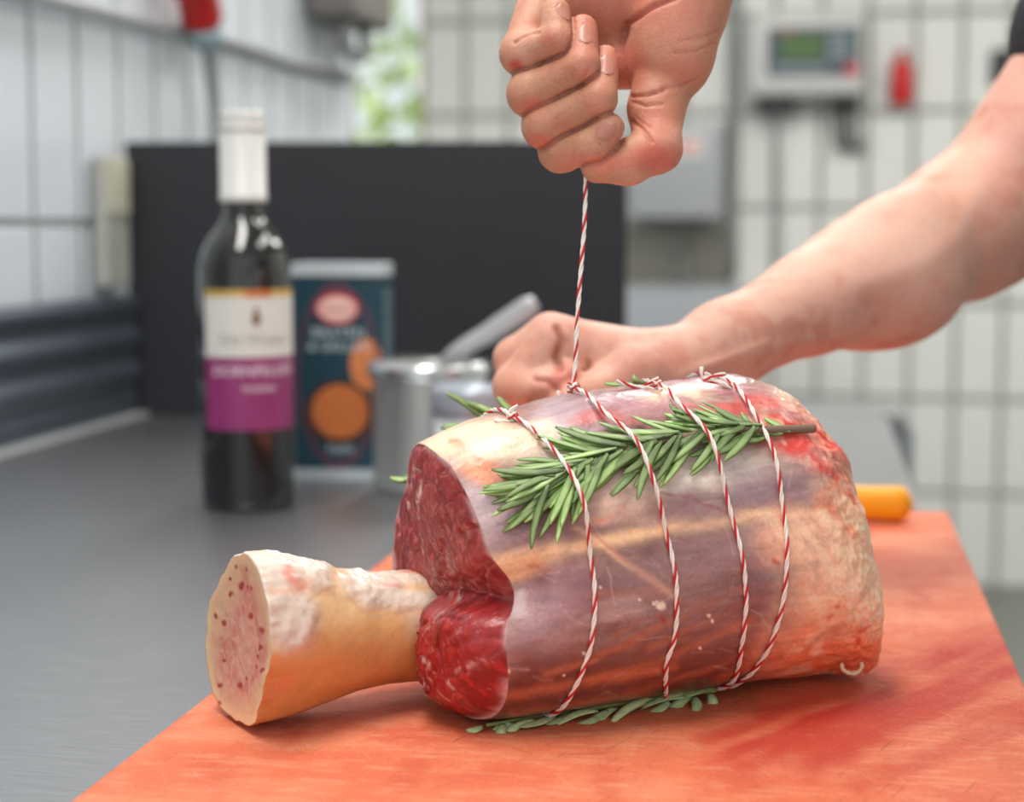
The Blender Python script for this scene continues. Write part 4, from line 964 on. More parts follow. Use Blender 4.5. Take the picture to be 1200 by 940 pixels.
def loop_path(front, lifts=None, back_ds=0.0, wid=None):
    """front: pixels down the near side, from the top to the underside; then on round the back"""
    f = []
    for k, (x, y) in enumerate(front):
        p, n = meat_hit(x, y); s, th = meat_polar(p); f.append((s, th, lifts[k] if lifts else 0.0))
    f = np.array(f)
    s1, th1 = f[-1, 0], f[-1, 1]; s0, th0 = f[0, 0], f[0, 1]
    end = th1 - ((th1 - th0) % 360)                       # the top again, the other way round
    bt = np.linspace(th1, end, 9)[1:-1]
    back = [(s1 + (s0 - s1) * k / 8 + back_ds * math.sin(math.pi * k / 8), a, 0.0) for k, a in zip(range(1, 8), bt)]
    ctrl = np.concatenate([f, back, [(s0, end, f[0, 2])]])
    c = spline(ctrl * np.array([1, 0.001, 1]), 260) * np.array([1, 1000, 1])
    pts = np.array([meat_out(s, th, 0.0011 + max(l, 0)) for s, th, l in c])
    pts[:, 2] = np.maximum(pts[:, 2], 0.9217)
    for _ in range(6): pts[1:-1] = 0.25 * pts[:-2] + 0.5 * pts[1:-1] + 0.25 * pts[2:]
    return pts
def knot(p, parent, r=0.0021):
    t = np.linspace(0, 2 * math.pi, 40)
    k = np.stack([np.sin(t) + 2 * np.sin(2 * t), np.cos(t) - 2 * np.cos(2 * t), -np.sin(3 * t)], -1) * r / 3 * np.array([1, 1, 1.2])
    strands(p + k @ np.array([RGT, FWD, UPV]), parent, rs=0.00048, ro=0.0004)
GR = 'twine loops round the shank'
L1 = loop_path([(600, 492), (625, 510), (650, 548), (672, 592), (688, 642), (696, 700), (690, 760), (672, 805), (652, 832)], [.0008, .001, .006, .0085, .0012, 0, 0, 0, 0])
L2 = loop_path([(672, 461), (700, 487), (733, 530), (758, 572), (778, 620), (791, 680), (790, 745), (779, 795), (765, 822)], [.0008, .003, .009, .006, 0, 0, 0, 0, 0])
L3 = loop_path([(770, 455), (790, 482), (822, 525), (848, 580), (866, 640), (873, 700), (868, 755), (852, 801)], [.001, .004, .008, .001, 0, 0, 0, 0])
L4 = loop_path([(858, 455), (880, 494), (900, 532), (915, 590), (921, 650), (915, 710), (896, 765), (866, 797)], [.0008, .0035, .0035, 0, 0, 0, 0, 0])
tws = []
for k, (pth, lab) in enumerate([(L1, 'red and white twine loop round the shank nearest to the bone'), (L2, 'red and white twine pulled up taut by the hand and wound round the shank'), (L3, 'red and white twine loop round the shank, third counted from the bone'), (L4, 'red and white twine loop round the shank, farthest from the bone')]):
    t_ = thing('twine', pth[len(pth) // 2], lab, 'twine', GR); tws.append(t_); strands(pth, t_)
HAND_D = 0.722
pin = P(687, 204, HAND_D - 0.004)
topk = L2[0] + np.array([0, 0, 0.0012])
dt = float((topk - CAM) @ FWD); dp_ = float((pin - CAM) @ FWD)
dl = lambda y: dp_ + (dt - dp_) * (y - 200) / 262.0
strands(spline([P(692, 190, dp_ + 0.004), P(687, 204, dp_), P(685, 260, dl(260)), P(680.5, 320, dl(320)), P(676.5, 375, dl(375)), P(674.5, 420, dl(420)), topk], 60), tws[1])
knot(topk, tws[1], 0.0024)
strands(spline([topk, P(664, 466, dt + 0.02), P(655, 468, dt + 0.05), P(655, 460, dt + 0.075)], 24), tws[1])
def loose(px_list, d, parent):
    strands(spline([P(x, y, d) for x, y in px_list], 16), parent)
d1 = float((L1[0] - CAM) @ FWD); knot(L1[0], tws[0]); loose([(602, 492), (596, 487), (600, 479), (606, 474)], d1, tws[0]); loose([(602, 492), (592, 494), (580, 493)], d1, tws[0])
d3 = float((L3[0] - CAM) @ FWD); knot(L3[0] , tws[2]); loose([(768, 455), (752, 454), (738, 452), (722, 446)], d3, tws[2]); loose([(752, 456), (760, 450), (772, 443)], d3, tws[2])
d4 = float((L4[0] - CAM) @ FWD); knot(P(828, 444, d4), tws[3], 0.0018); loose([(858, 455), (842, 448), (828, 446), (823, 440), (822, 430)], d4, tws[3]); loose([(828, 446), (838, 441), (850, 438)], d4, tws[3])

# ================================================================== ROSEMARY
def leaf_mesh(k, seed, grey=0.0):
    r = random.Random(seed); nl_, nw = 11, 10
    V = []; C_ = []
    bend = r.uniform(0.02, 0.13); sidew = r.uniform(-0.06, 0.06)
    for i in range(nl_):
        u = i / (nl_ - 1)
        w = 0.062 * (math.sin(math.pi * min(1, u * 0.90 + 0.075)) ** 0.5)
        cz = -bend * u * u; cy = sidew * math.sin(math.pi * u)
        for j in range(nw):
            a = 2 * math.pi * j / nw
            y = w * math.cos(a); z = 0.22 * w * math.sin(a)
            z -= 0.30 * w * (abs(math.cos(a)) ** 1.6)                    # edges rolled under
            if 0.9 < math.sin(a): z -= 0.16 * w                         # groove of the midrib
            V.append((u, cy + y, cz + z))
            g = np.array([104, 140, 56]) if math.sin(a) > -0.2 else np.array([176, 192, 152])
            if math.sin(a) > 0.85: g = np.array([176, 202, 134])
            if 0.2 < math.sin(a) < 0.85: g = np.array([96, 138, 42])
            g = g * (1 - 0.22 * (1 - u)) if u < 0.4 else g
            g = g * (1 - grey) + np.array([168, 180, 146]) * grey
            C_.append(lin(np.clip(g * r.uniform(0.93, 1.07), 0, 255)))
    f = [tuple(int(q) for q in x) for x in gridfaces(nl_, nw)] + [tuple(range(nw))[::-1], tuple(range((nl_ - 1) * nw, nl_ * nw))]
    me = bpy.data.meshes.new('leaf'); me.from_pydata(V, [], f); me.update()
    me.polygons.foreach_set('use_smooth', np.full(len(me.polygons), True))
    at = me.color_attributes.new('Col', 'FLOAT_COLOR', 'POINT')
    c4 = np.ones((len(V), 4), np.float32); c4[:, :3] = np.array(C_) * k; at.data.foreach_set('color', c4.ravel())
    me.materials.append(LEAFM); return me
LEAFM = vcol('rosemary_leaf', 0.42, 0.0, 0.15, 0.16, 500, 0.2, 900, 0.0004, spec=0.45, croug=0.3)
bq = LEAFM.node_tree.nodes['Principled BSDF']; bq.inputs['Subsurface Weight'].default_value = 0.08; bq.inputs['Subsurface Scale'].default_value = 0.001
LEAVES = [leaf_mesh(k, i) for i, k in enumerate([0.75, 0.5, 0.95, 1.15, 0.62, 0.85])]
PALE = [leaf_mesh(k, i + 20, 0.65) for i, k in enumerate([1.5, 1.3, 1.7])]
STEMM = mk('rosemary_stem', (128, 104, 84), 0.7, var=0.2, scale=300, bump=0.3)
STEMG = mk('rosemary_green_stem', (130, 146, 84), 0.6, var=0.15, scale=300)
def add_leaf(root, base, d, up, length, width, rnd, pool=None):
    d = d / np.linalg.norm(d); y = np.cross(up, d); y /= np.linalg.norm(y); z = np.cross(d, y)
    me = rnd.choice(pool or LEAVES)
    o = bpy.data.objects.new('leaf', me); COL.objects.link(o); o.parent = root
    Rm = Matrix(np.stack([d, y, z], 1).tolist()).to_4x4()
    o.matrix_local = Matrix.Translation(Vector(base) - Vector(root['_w'])) @ Rm @ Matrix.Diagonal((length, width, width, 1))
    return o
def sprig(name, stem_pts, nrm, label, leaves, seed, r0=0.0009, r1=0.0019, smat=None, group='rosemary sprigs tied to the shank'):
    root = thing(name, stem_pts[len(stem_pts) // 2], label, 'rosemary', group)
    tube('stem', stem_pts, np.linspace(r0, r1, len(stem_pts)), smat or STEMM, root, 8)
    return root
rnd = random.Random(11)
# the big sprig on the shank's near shoulder: stem from its leafy tip (left) to the woody cut end (right)
px_st = [(640, 573), (665, 560), (700, 545), (750, 530), (800, 519), (850, 512), (900, 509), (947, 507)]
st = []; sn = []
for k, (x, y) in enumerate(px_st):
    p, n = meat_hit(x, y); st.append(p + n * (0.0042 if k < 6 else 0.003)); sn.append(n)
st = spline(st, 60); sn = spline(sn, 60); sn /= np.linalg.norm(sn, axis=1)[:, None]
big = sprig('rosemary_sprig', st, sn, 'large leafy rosemary sprig with a woody stem under the twine on top of the shank', None, 1)
for i in range(150):
    u = rnd.random() ** 1.10 * 0.80 if i > 20 else rnd.random() * 0.30
    k = min(58, int(u * 59)); tdir = st[k] - st[k + 1]; tdir /= np.linalg.norm(tdir)       # towards the tip
    n = sn[k]; lat = np.cross(n, tdir)
    sd = rnd.choice((-1, 1)); a = math.radians(rnd.uniform(3, 50)) * sd
    el = math.radians(rnd.uniform(-4, 20) if u > 0.1 else rnd.uniform(-8, 14))
    d = (tdir * math.cos(a) + lat * math.sin(a)) * math.cos(el) + n * math.sin(el)
    ln = rnd.uniform(0.021, 0.030) * (1.0 if u < 0.6 else 0.85)
    base = st[k] + n * rnd.uniform(-0.001, 0.0035) + lat * sd * 0.0008
    tip = base + d * ln                                                    # keep tips lying on the meat, not in it
    hh = MEATBVH.find_nearest(Vector(tip)); gap = (tip - np.array(hh[0])) @ n
    want = rnd.uniform(0.0008, 0.0055)
    d = d * ln + n * (want - gap) * 0.75
    add_leaf(big, base, d, n + lat * sd * rnd.uniform(-0.1, 0.55), ln, rnd.uniform(0.023, 0.031), rnd, LEAVES)
def px_leaf(root, a, b, da, db, width=0.026, pool=None, lift=0.0):
    A, B = P(a[0], a[1], da), P(b[0], b[1], db); d = B - A; ln = np.linalg.norm(d)
    return add_leaf(root, A, d, -FWD + 0.6 * UPV, ln, width, rnd, pool)
def on(px): return float((meat_hit(*px)[0] - CAM) @ FWD)
for a, b in [((806, 506), (785, 472)), ((890, 510), (870, 481)), ((822, 508), (808, 478)), ((926, 506), (896, 488)), ((918, 508), (884, 497)), ((905, 508), (866, 502)), ((880, 508), (840, 490)), ((900, 512), (862, 510))]:
    da = on(a) - 0.004; px_leaf(big, a, b, da, on(b) - 0.010 if b[1] < 484 else on(b) - 0.004, 0.024)
# second sprig trapped under the shank, its pale leaves poking out along the board
def onb(x, y, h=0.0): return onz(x, y, ZB + h)
st2 = spline([onb(570, 850, .002), onb(640, 838, .002), onb(720, 826, .003), onb(780, 815, .004), onb(838, 808, .005)], 50)
lowsp = sprig('rosemary_sprig', st2, None, 'rosemary sprig lying on the board, half trapped under the shank', None, 2, 0.0008, 0.0014, STEMG)
for a, b, h1, h2, pl in [((566, 851), (546, 852), .002, .002, 0), ((600, 846), (574, 858), .002, .001, 0), ((625, 842), (582, 860), .003, .001, 1), ((650, 838), (610, 848), .003, .003, 0), ((590, 848), (577, 861), .002, .001, 0),
                         ((676, 832), (640, 845), .003, .002, 1), ((668, 834), (655, 830), .003, .004, 0), ((700, 832), (656, 836), .004, .005, 0), ((712, 832), (676, 844), .003, .002, 1), ((722, 828), (692, 848), .003, .001, 1), ((704, 838), (675, 846), .002, .001, 0),
                         ((756, 822), (712, 840), .004, .002, 1), ((764, 816), (716, 836), .006, .004, 1), ((808, 812), (776, 826), .004, .002, 1), ((802, 816), (752, 818), .004, .005, 1), ((812, 814), (786, 832), .003, .001, 0), ((814, 816), (814, 832), .003, .001, 1), ((832, 812), (833, 826), .003, .001, 0), ((800, 812), (768, 807), .006, .008, 0), ((826, 808), (790, 808), .006, .006, 1), ((784, 822), (760, 832), .003, .001, 0)]:
    A, B = onb(a[0], a[1], h1), onb(b[0], b[1], h2); d = B - A; ln = np.linalg.norm(d)
    add_leaf(lowsp, A, d, np.array([0, -0.25, 1.0]), ln, 0.038, rnd, PALE)
# third sprig behind the shoulder, tips rising over the outline by the bone end, and strays by the knots
q0 = [P(612, 486, 0.785), P(590, 488, 0.782), P(572, 492, 0.78)]
st3 = spline(q0, 16)
bs = sprig('rosemary_sprig', st3, None, 'rosemary tips sticking up from behind the shank beside the fist', None, 3, 0.0009, 0.0012, STEMG)
for a, b in [((568, 492), (523, 459)), ((590, 486), (560, 471)), ((572, 494), (520, 493)), ((566, 496), (516, 500)), ((606, 486), (586, 464)), ((600, 488), (640, 476)), ((592, 490), (562, 480)), ((610, 488), (580, 484)), ((575, 490), (548, 470)), ((604, 490), (628, 482)), ((575, 496), (545, 497))]:
    px_leaf(bs, a, b, 0.782, 0.780, 0.030)
st4 = spline([P(474, 558, 0.768), P(490, 562, 0.766), P(510, 566, 0.77)], 10)
fs = sprig('rosemary_sprig', st4, None, 'single rosemary tip peeping out behind the red cut face', None, 4, 0.0008, 0.001, STEMG)
px_leaf(fs, (482, 560), (457, 555), 0.766, 0.766, 0.026); px_leaf(fs, (484, 562), (460, 559), 0.768, 0.77, 0.024)
ds = d3 + 0.012
st5 = spline([P(765, 452, ds), P(752, 448, ds), P(742, 446, ds)], 8)
gs_ = sprig('rosemary_sprig', st5, None, 'few rosemary leaves on the ridge of the shank next to a twine knot', None, 5, 0.0008, 0.001, STEMG)
for a, b in [((750, 448), (745, 438)), ((748, 450), (708, 448)), ((762, 452), (735, 452))]: px_leaf(gs_, a, b, ds, ds, 0.022)

# ================================================================== PERSON
class SDF:
    """signed distance grid; parts are blended with a smooth union"""
    def __init__(s, lo, hi, h):
        s.lo = np.asarray(lo, float); s.h = h
        s.n = np.ceil((np.asarray(hi, float) - s.lo) / h).astype(int) + 1
        s.g = np.full(s.n, 0.03, np.float32)
    def like(s):
        f = SDF.__new__(SDF); f.lo = s.lo; f.h = s.h; f.n = s.n; f.g = np.full(s.n, 0.03, np.float32); return f
    def _block(s, lo, hi):
        a = np.clip(np.floor((lo - s.lo) / s.h).astype(int), 0, s.n - 1); b = np.clip(np.ceil((hi - s.lo) / s.h).astype(int) + 1, 1, s.n)
        if np.any(b <= a): return None
        ax = [(s.lo[k] + s.h * np.arange(a[k], b[k])).astype(np.float32) for k in range(3)]
        return (slice(a[0], b[0]), slice(a[1], b[1]), slice(a[2], b[2])), np.meshgrid(*ax, indexing='ij')
    def _blend(s, sl, d, k):
        g = s.g[sl]; hh = np.clip(0.5 + 0.5 * (g - d) / k, 0, 1)
        s.g[sl] = g * (1 - hh) + d * hh - k * hh * (1 - hh)
    def cone(s, a, b, ra, rb, k=0.004):
        a = np.asarray(a, float); b = np.asarray(b, float); pad = max(ra, rb) + 2 * k + 3 * s.h
        r = s._block(np.minimum(a, b) - pad, np.maximum(a, b) + pad)
        if r is None: return
        sl, (X, Y, Z) = r; d = b - a; L = d @ d + 1e-12
        t = np.clip(((X - a[0]) * d[0] + (Y - a[1]) * d[1] + (Z - a[2]) * d[2]) / L, 0, 1)
        ds = np.sqrt((X - a[0] - t * d[0]) ** 2 + (Y - a[1] - t * d[1]) ** 2 + (Z - a[2] - t * d[2]) ** 2) - (ra + (rb - ra) * t)
        s._blend(sl, ds.astype(np.float32), k)
    def chain(s, pts, rad, k=0.003):
        for i in range(len(pts) - 1): s.cone(pts[i], pts[i + 1], rad[i], rad[i + 1], k)
    def ell(s, c, ax, rad, k=0.006):
        """ellipsoid at c, rows of ax are unit axes"""
        c = np.asarray(c, float); ax = np.asarray(ax, float); pad = max(rad) + 2 * k + 3 * s.h
        r = s._block(c - pad, c + pad)
        if r is None: return
        sl, (X, Y, Z) = r; q0 = 0; q1 = 0
        for i in range(3):
            u = (X - c[0]) * ax[i, 0] + (Y - c[1]) * ax[i, 1] + (Z - c[2]) * ax[i, 2]
            q0 = q0 + (u / rad[i]) ** 2; q1 = q1 + (u / rad[i] ** 2) ** 2
        q0 = np.sqrt(q0); q1 = np.sqrt(q1) + 1e-9
        s._blend(sl, (q0 * (q0 - 1) / q1).astype(np.float32), k)
    def extract(s, smooth=2):
        g = s.g; h = s.h
        ins = g < 0
        c = [ins[i:ins.shape[0] - 1 + i, j:ins.shape[1] - 1 + j, k:ins.shape[2] - 1 + k] for i in (0, 1) for j in (0, 1) for k in (0, 1)]
        cnt = sum(x.astype(np.int8) for x in c); act = (cnt > 0) & (cnt < 8)
        I = np.argwhere(act); ids = np.full(act.shape, -1, np.int64); ids[act] = np.arange(len(I))
        acc = np.zeros((len(I), 3)); num = np.zeros(len(I))
        cor = [(i, j, k) for i in (0, 1) for j in (0, 1) for k in (0, 1)]
        val = [g[I[:, 0] + i, I[:, 1] + j, I[:, 2] + k] for i, j, k in cor]
        for p in range(8):
            for q in range(p + 1, 8):
                df = np.abs(np.array(cor[p]) - np.array(cor[q]))
                if df.sum() != 1: continue
                m = (val[p] < 0) != (val[q] < 0)
                t = np.where(m, val[p] / (val[p] - val[q] + 1e-12), 0)
                pt = np.array(cor[p])[None] + t[:, None] * (np.array(cor[q]) - np.array(cor[p]))[None]
                acc[m] += pt[m]; num[m] += 1
        V = s.lo + h * (I + acc / np.maximum(num, 1)[:, None])
        Fq = []
        for axx in range(3):
            o1, o2 = (axx + 1) % 3, (axx + 2) % 3
            sl0 = [slice(None)] * 3; sl1 = [slice(None)] * 3
            sl0[axx] = slice(0, -1); sl1[axx] = slice(1, None)
            ch = ins[tuple(sl0)] != ins[tuple(sl1)]
            E_ = np.argwhere(ch)
            ok = (E_[:, o1] > 0) & (E_[:, o2] > 0) & (E_[:, o1] < act.shape[o1]) & (E_[:, o2] < act.shape[o2]) & (E_[:, axx] < act.shape[axx])
            E_ = E_[ok]
            def cell(d1, d2):
                Q = E_.copy(); Q[:, o1] -= d1; Q[:, o2] -= d2; return ids[Q[:, 0], Q[:, 1], Q[:, 2]]
            q = np.stack([cell(1, 1), cell(0, 1), cell(0, 0), cell(1, 0)], -1)
            flip = ~ins[E_[:, 0], E_[:, 1], E_[:, 2]]
            q[flip] = q[flip][:, ::-1]; Fq.append(q)
        Fq = np.concatenate(Fq); Fq = Fq[(Fq >= 0).all(1)]
        for _ in range(smooth): V = V + 0.5 * (lap(V, Fq) - V)
        return V, Fq
def lap(V, Fq):
    a = np.zeros_like(V); n = np.zeros(len(V))
    for i in range(4):
        j = (i + 1) % 4
        for x, y in ((i, j), (j, i)):
            np.add.at(a, Fq[:, x], V[Fq[:, y]]) if False else None
            for c in range(3): a[:, c] += np.bincount(Fq[:, x], V[Fq[:, y], c], len(V))
            n += np.bincount(Fq[:, x], minlength=len(V))
    return a / np.maximum(n, 1)[:, None]
def vnormals(V, Fq):
    fn = np.cross(V[Fq[:, 2]] - V[Fq[:, 0]], V[Fq[:, 3]] - V[Fq[:, 1]])
    N = np.zeros_like(V)
    for i in range(4):
        for c in range(3): N[:, c] += np.bincount(Fq[:, i], fn[:, c], len(V))
    return N / (np.linalg.norm(N, axis=1)[:, None] + 1e-12)

# ---------------- raised hand (palm side to the camera), pinching the twine
D = HAND_D
def H(x, y, d): return P(x, y, D + d)
VAX = np.array([RGT, UPV, FWD])
elbL = np.array([0.125, 0.650, 1.375]); shL = np.array([0.385, 0.775, 1.400])
wrL = H(806, -112, 0.022)
lo = np.array([-0.17, 0.66, 1.10]); hi = np.array([0.16, 0.86, 1.42])
hs = SDF((-0.165, 0.615, 1.125), (0.165, 0.82, 1.43), 0.00095)
kk = 0.0045
# palm: metacarpals from the wrist to the knuckles, heel and thumb ball
mc = dict(pinky=H(640, -20, .026), ring=H(652, 12, .033), mid=H(670, 46, .035), idx=H(690, 84, .032))
for nme, r0, r1 in (('pinky', .013, .0105), ('ring', .014, .0112), ('mid', .014, .0118), ('idx', .014, .0115)):
    hs.cone(wrL + (mc[nme] - wrL) * 0.12, mc[nme], r0, r1, 0.012)
hs.ell(H(700, -25, .017), VAX, (.026, .024, .013), 0.010)            # outer heel of the hand
hs.ell(H(790, 48, .008), VAX, (.0185, .026, .0165), 0.007)           # ball of the thumb
hs.ell(H(812, -20, .012), VAX, (.0165, .024, .016), 0.008)
hs.cone(wrL, H(800, 10, .012), .022, .0165, 0.010)
hs.cone(mc['idx'] + 0.001 * UPV, H(752, 78, .016), .0085, .010, 0.008)                   # web of the thumb
# forearm
fa = elbL - wrL; fu = fa / np.linalg.norm(fa)
hs.chain([wrL - fu * 0.004, wrL + fa * 0.25, wrL + fa * 0.6, elbL], [.0265, .0285, .037, .040], 0.012)
fing = {
    'pinky': ([mc['pinky'], H(611, 63, .002), H(654, 47, -.0110), H(651, 15, -.0050)], [.0100, .0084, .0066, .0064]),
    'ring': ([mc['ring'], H(622, 110, .001), H(683, 77, -.0140), H(683, 34, -.0050)], [.0110, .0092, .0072, .0062]),
    'mid': ([mc['mid'], H(640, 147, .001), H(702, 116, -.0145), H(709, 70, -.0040)], [.0115, .0094, .0074, .0062]),
    'idx': ([mc['idx'], H(657, 176, .004), H(694, 171, -.0095), H(714, 150, -.0130)], [.0112, .0086, .0078, .0064])}
# each finger is shaped on its own, then laid against its neighbours so that the creases between them stay
def merge(g, parts, k):
    for sub in parts:
        hh = np.clip(0.5 + 0.5 * (g.g - sub) / k, 0, 1)
        g.g = (g.g * (1 - hh) + sub * hh - k * hh * (1 - hh)).astype(np.float32)
for nme in ('pinky', 'ring', 'mid', 'idx'):
    pts, rad = fing[nme]
    f = hs.like()
    f.chain(pts[1:], rad[1:], 0.0020)
    f.cone(pts[0], pts[1], rad[0], rad[1], 0.004)
    f.ell(pts[1], VAX, (rad[1] * 1.06,) * 3, 0.002)                    # knuckle
    merge(hs, [f.g], 0.0006)
f = hs.like()
thp = [H(778, 96, .010), H(769, 128, .006), H(770, 174, -.001), H(736, 190, -.005), H(700, 197, -.006)]
f.chain(thp, [.0140, .0116, .0100, .0092, .0064], 0.004)
f.ell(H(706, 192, -.006), VAX, (.0085, .0062, .0062), 0.003)
merge(hs, [f.g], 0.0012)
VL, FL = hs.extract(1)
NL = vnormals(VL, FL); UL = proj(VL)
front = sstep(0.0, 0.35, -(NL @ FWD))
cre = [([(603, 50), (612, 43), (624, 38), (632, 38)], 1.6, .0012),
       ([(735, 113), (755, 112), (778, 106)], 2.0, .0014), ([(738, 118), (756, 124), (776, 122)], 1.6, .0009), ([(726, 60), (735, 28), (764, 8), (790, -2)], 3.0, .0020),
       ([(740, 142), (752, 150), (764, 166)], 2.0, .0012), ([(745, 138), (762, 150)], 1.4, .0006), ([(700, 150), (697, 165), (704, 170)], 1.2, .0005),
       ([(690, 78), (684, 92)], 1.4, .0005), ([(735, 170), (741, 180)], 1.2, .0004), ([(775, 104), (800, 100), (818, 92)], 1.5, .0006), ([(790, 62), (815, 60), (838, 50)], 1.3, .0004), ([(796, 48), (820, 44), (842, 36)], 1.3, .0004), ([(650, 140), (668, 128)], 1.2, .0003)]
for poly, w, a in cre:
    VL = VL - NL * (stroke(UL, poly, w) * a * front)[:, None]
def chain_d(V, pts, rad):
    best = np.full(len(V), 1.0)
    for a, b, ra, rb in zip(pts[:-1], pts[1:], rad[:-1], rad[1:]):
        d = b - a; t = np.clip(((V - a) @ d) / (d @ d), 0, 1)
        best = np.minimum(best, np.linalg.norm(V - a - t[:, None] * d, axis=1) - (ra + (rb - ra) * t))
    return best
dall = np.sort(np.stack([chain_d(VL, *fing[q]) for q in fing] + [chain_d(VL, thp, [.0140, .0116, .0100, .0092, .0064])], -1), 1)
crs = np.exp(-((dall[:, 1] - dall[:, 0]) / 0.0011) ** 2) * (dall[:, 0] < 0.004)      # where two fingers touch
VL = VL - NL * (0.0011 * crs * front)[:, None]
# the fold inside each bent finger, where middle and end segments meet
VL = VL + NL * (0.00045 * (fbm(VL, 260, 3) - 0.5))[:, None]
def skin_paint(V, U, base, spots, N):
    c = np.repeat(lin(base)[None], len(V), 0)
    c = mixc(c, (198, 122, 100), sstep(0.46, 0.68, fbm(V, 75, 4, 3.0)) * .55)
    c = mixc(c, (218, 166, 142), sstep(0.5, 0.7, fbm(V, 50, 3, 9.0)) * .5)
    c = mixc(c, (180, 98, 80), sstep(0.55, 0.72, fbm(V, 300, 3, 5.0)) * .2)
    for (x, y, rx, ry, cc, a) in spots:
        c = mixc(c, cc, blob(U + 8 * np.stack([fbm(V, 160, 3, 1.) - .5, fbm(V, 160, 3, 4.) - .5], -1), x, y, rx, ry, 0, 0.7) * a)
    return c
R_ = (204, 96, 78); P_ = (226, 140, 118)
cL = skin_paint(VL, UL, (196, 141, 112), [(604, 76, 8, 7, (196, 62, 50), .85), (622, 124, 16, 11, R_, .6), (634, 166, 14, 9, (214, 96, 76), .6), (641, 46, 8, 6, R_, .5), (686, 84, 12, 8, P_, .5), (700, 125, 14, 9, P_, .4), (672, 186, 22, 12, P_, .5), (712, 155, 12, 10, P_, .5), (735, 72, 22, 26, (214, 112, 94), .6), (795, 85, 30, 20, (206, 112, 92), .5), (765, 183, 28, 16, (208, 92, 76), .75), (715, 190, 24, 10, (220, 118, 94), .7), (700, 196, 14, 8, (226, 138, 104), .6), (760, 5, 70, 26, (196, 104, 86), .6), (690, 20, 20, 40, (196, 108, 90), .5), (800, 30, 40, 40, (218, 142, 120), .4), (773, 140, 26, 22, P_, .5)], NL)
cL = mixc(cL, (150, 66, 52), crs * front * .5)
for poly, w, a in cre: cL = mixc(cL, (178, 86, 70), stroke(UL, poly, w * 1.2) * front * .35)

# ---------------- far hand: fist holding the twine down, forearm and elbow
D2 = 0.872
def G(x, y, d): return P(x, y, D2 + d)
elbR = P(1152, 256, 1.02); shR = np.array([0.275, 1.12, 1.385])
wrR = G(784, 437, .006)
h2 = SDF((-0.19, 0.80, 0.955), (0.36, 1.22, 1.43), 0.0016)
mI, mM, mR, mP = G(652, 396, 0), G(645, 394, .020), G(652, 402, .038), G(664, 412, .054)
for q, r0, r1 in ((mI, .0140, .0125), (mM, .0140, .0125), (mR, .014, .012), (mP, .0135, .0115)): h2.cone(wrR, q, r0, r1, 0.010)
h2.ell(G(712, 426, .012), VAX, (.030, .014, .022), 0.010)
fv = elbR - wrR
h2.chain([wrR - fv * 0.02, wrR + fv * 0.16, wrR + fv * 0.42, wrR + fv * 0.70, wrR + fv * 0.92, elbR], [.0200, .0215, .0265, .0355, .0400, .0395], 0.012)
h2.ell(wrR + fv * 0.62 + np.array([0, 0, -0.010]), VAX, (.046, .034, .034), 0.02)
h2.ell(P(1166, 282, 1.03), VAX, (.020, .020, .020), 0.016)
h2.chain([elbR, elbR + (shR - elbR) * 0.5, shR], [.0390, .0440, .0480], 0.014)
FIST = (([mI, G(602, 452, .000), G(640, 458, -.012), G(664, 440, -.010)], [.0122, .0104, .0092, .0080]),
                 ([mM, G(602, 420, .024), G(604, 462, .014), G(636, 470, .010)], [.0125, .0102, .0092, .008]),
                 ([mR, G(608, 432, .044), G(612, 470, .034), G(640, 475, .028)], [.0118, .0098, .009, .008]),
                 ([mP, G(622, 440, .060), G(622, 470, .052), G(646, 476, .046)], [.0108, .009, .0082, .0072]), ([G(748, 440, -.010), G(706, 462, -.016), G(668, 472, -.016), G(640, 474, -.012)], [.016, .0125, .0105, .0088]))
for pts, rad in FIST[:4]:
    f = SDF(h2.lo, h2.lo + h2.h * np.array([140, 110, 130]), h2.h)
    f.chain(pts, rad, 0.004)
    sub = np.full(h2.n, 0.03, np.float32); sub[:f.n[0], :f.n[1], :f.n[2]] = f.g
    merge(h2, [sub], 0.0015)
f = SDF(h2.lo, h2.lo + h2.h * np.array([140, 110, 130]), h2.h)
f.chain([G(748, 440, -.010), G(706, 462, -.016), G(668, 472, -.016), G(640, 474, -.012)], [.016, .0125, .0105, .0088], 0.006)
sub = np.full(h2.n, 0.03, np.float32); sub[:f.n[0], :f.n[1], :f.n[2]] = f.g; merge(h2, [sub], 0.0025)
VR, FR = h2.extract(3)
NR = vnormals(VR, FR); UR = proj(VR); frontR = sstep(0.0, 0.35, -(NR @ FWD))
creR = [([(652, 384), (658, 400), (652, 418), (656, 432)], 4, .0032), ([(626, 444), (642, 446), (654, 455)], 3, .0022), ([(676, 440), (672, 455), (684, 462)], 3, .0015)]
for poly, w, a in creR:
    VR = VR - NR * (stroke(UR, poly, w) * a * frontR)[:, None]
# tendons and muscle lines of the forearm
for poly, w, a in [([(800, 440), (880, 415), (960, 395)], 7, .0012), ([(820, 430), (900, 400)], 4, .0008), ([(1010, 335), (1075, 312), (1120, 280), (1145, 230)], 15, .0010)]:
    VR = VR + NR * (stroke(UR, poly, w) * a * frontR)[:, None]
cR = skin_paint(VR, UR, (216, 168, 148), [(662, 440, 14, 12, (214, 120, 112), .8), (600, 450, 16, 22, (226, 150, 122), .5), (640, 376, 30, 14, (226, 156, 136), .4), (690, 440, 30, 20, (232, 176, 150), .5), (720, 392, 40, 12, (228, 170, 150), .4), (820, 420, 40, 14, (222, 150, 126), .4), (950, 420, 80, 22, (222, 150, 130), .45), (1060, 340, 80, 40, (226, 166, 148), .35), (1160, 300, 40, 60, (220, 156, 138), .45), (1140, 200, 40, 40, (232, 184, 160), .5), (1180, 170, 20, 80, (216, 150, 136), .4), (1000, 290, 120, 40, (226, 184, 164), .6)], NR)
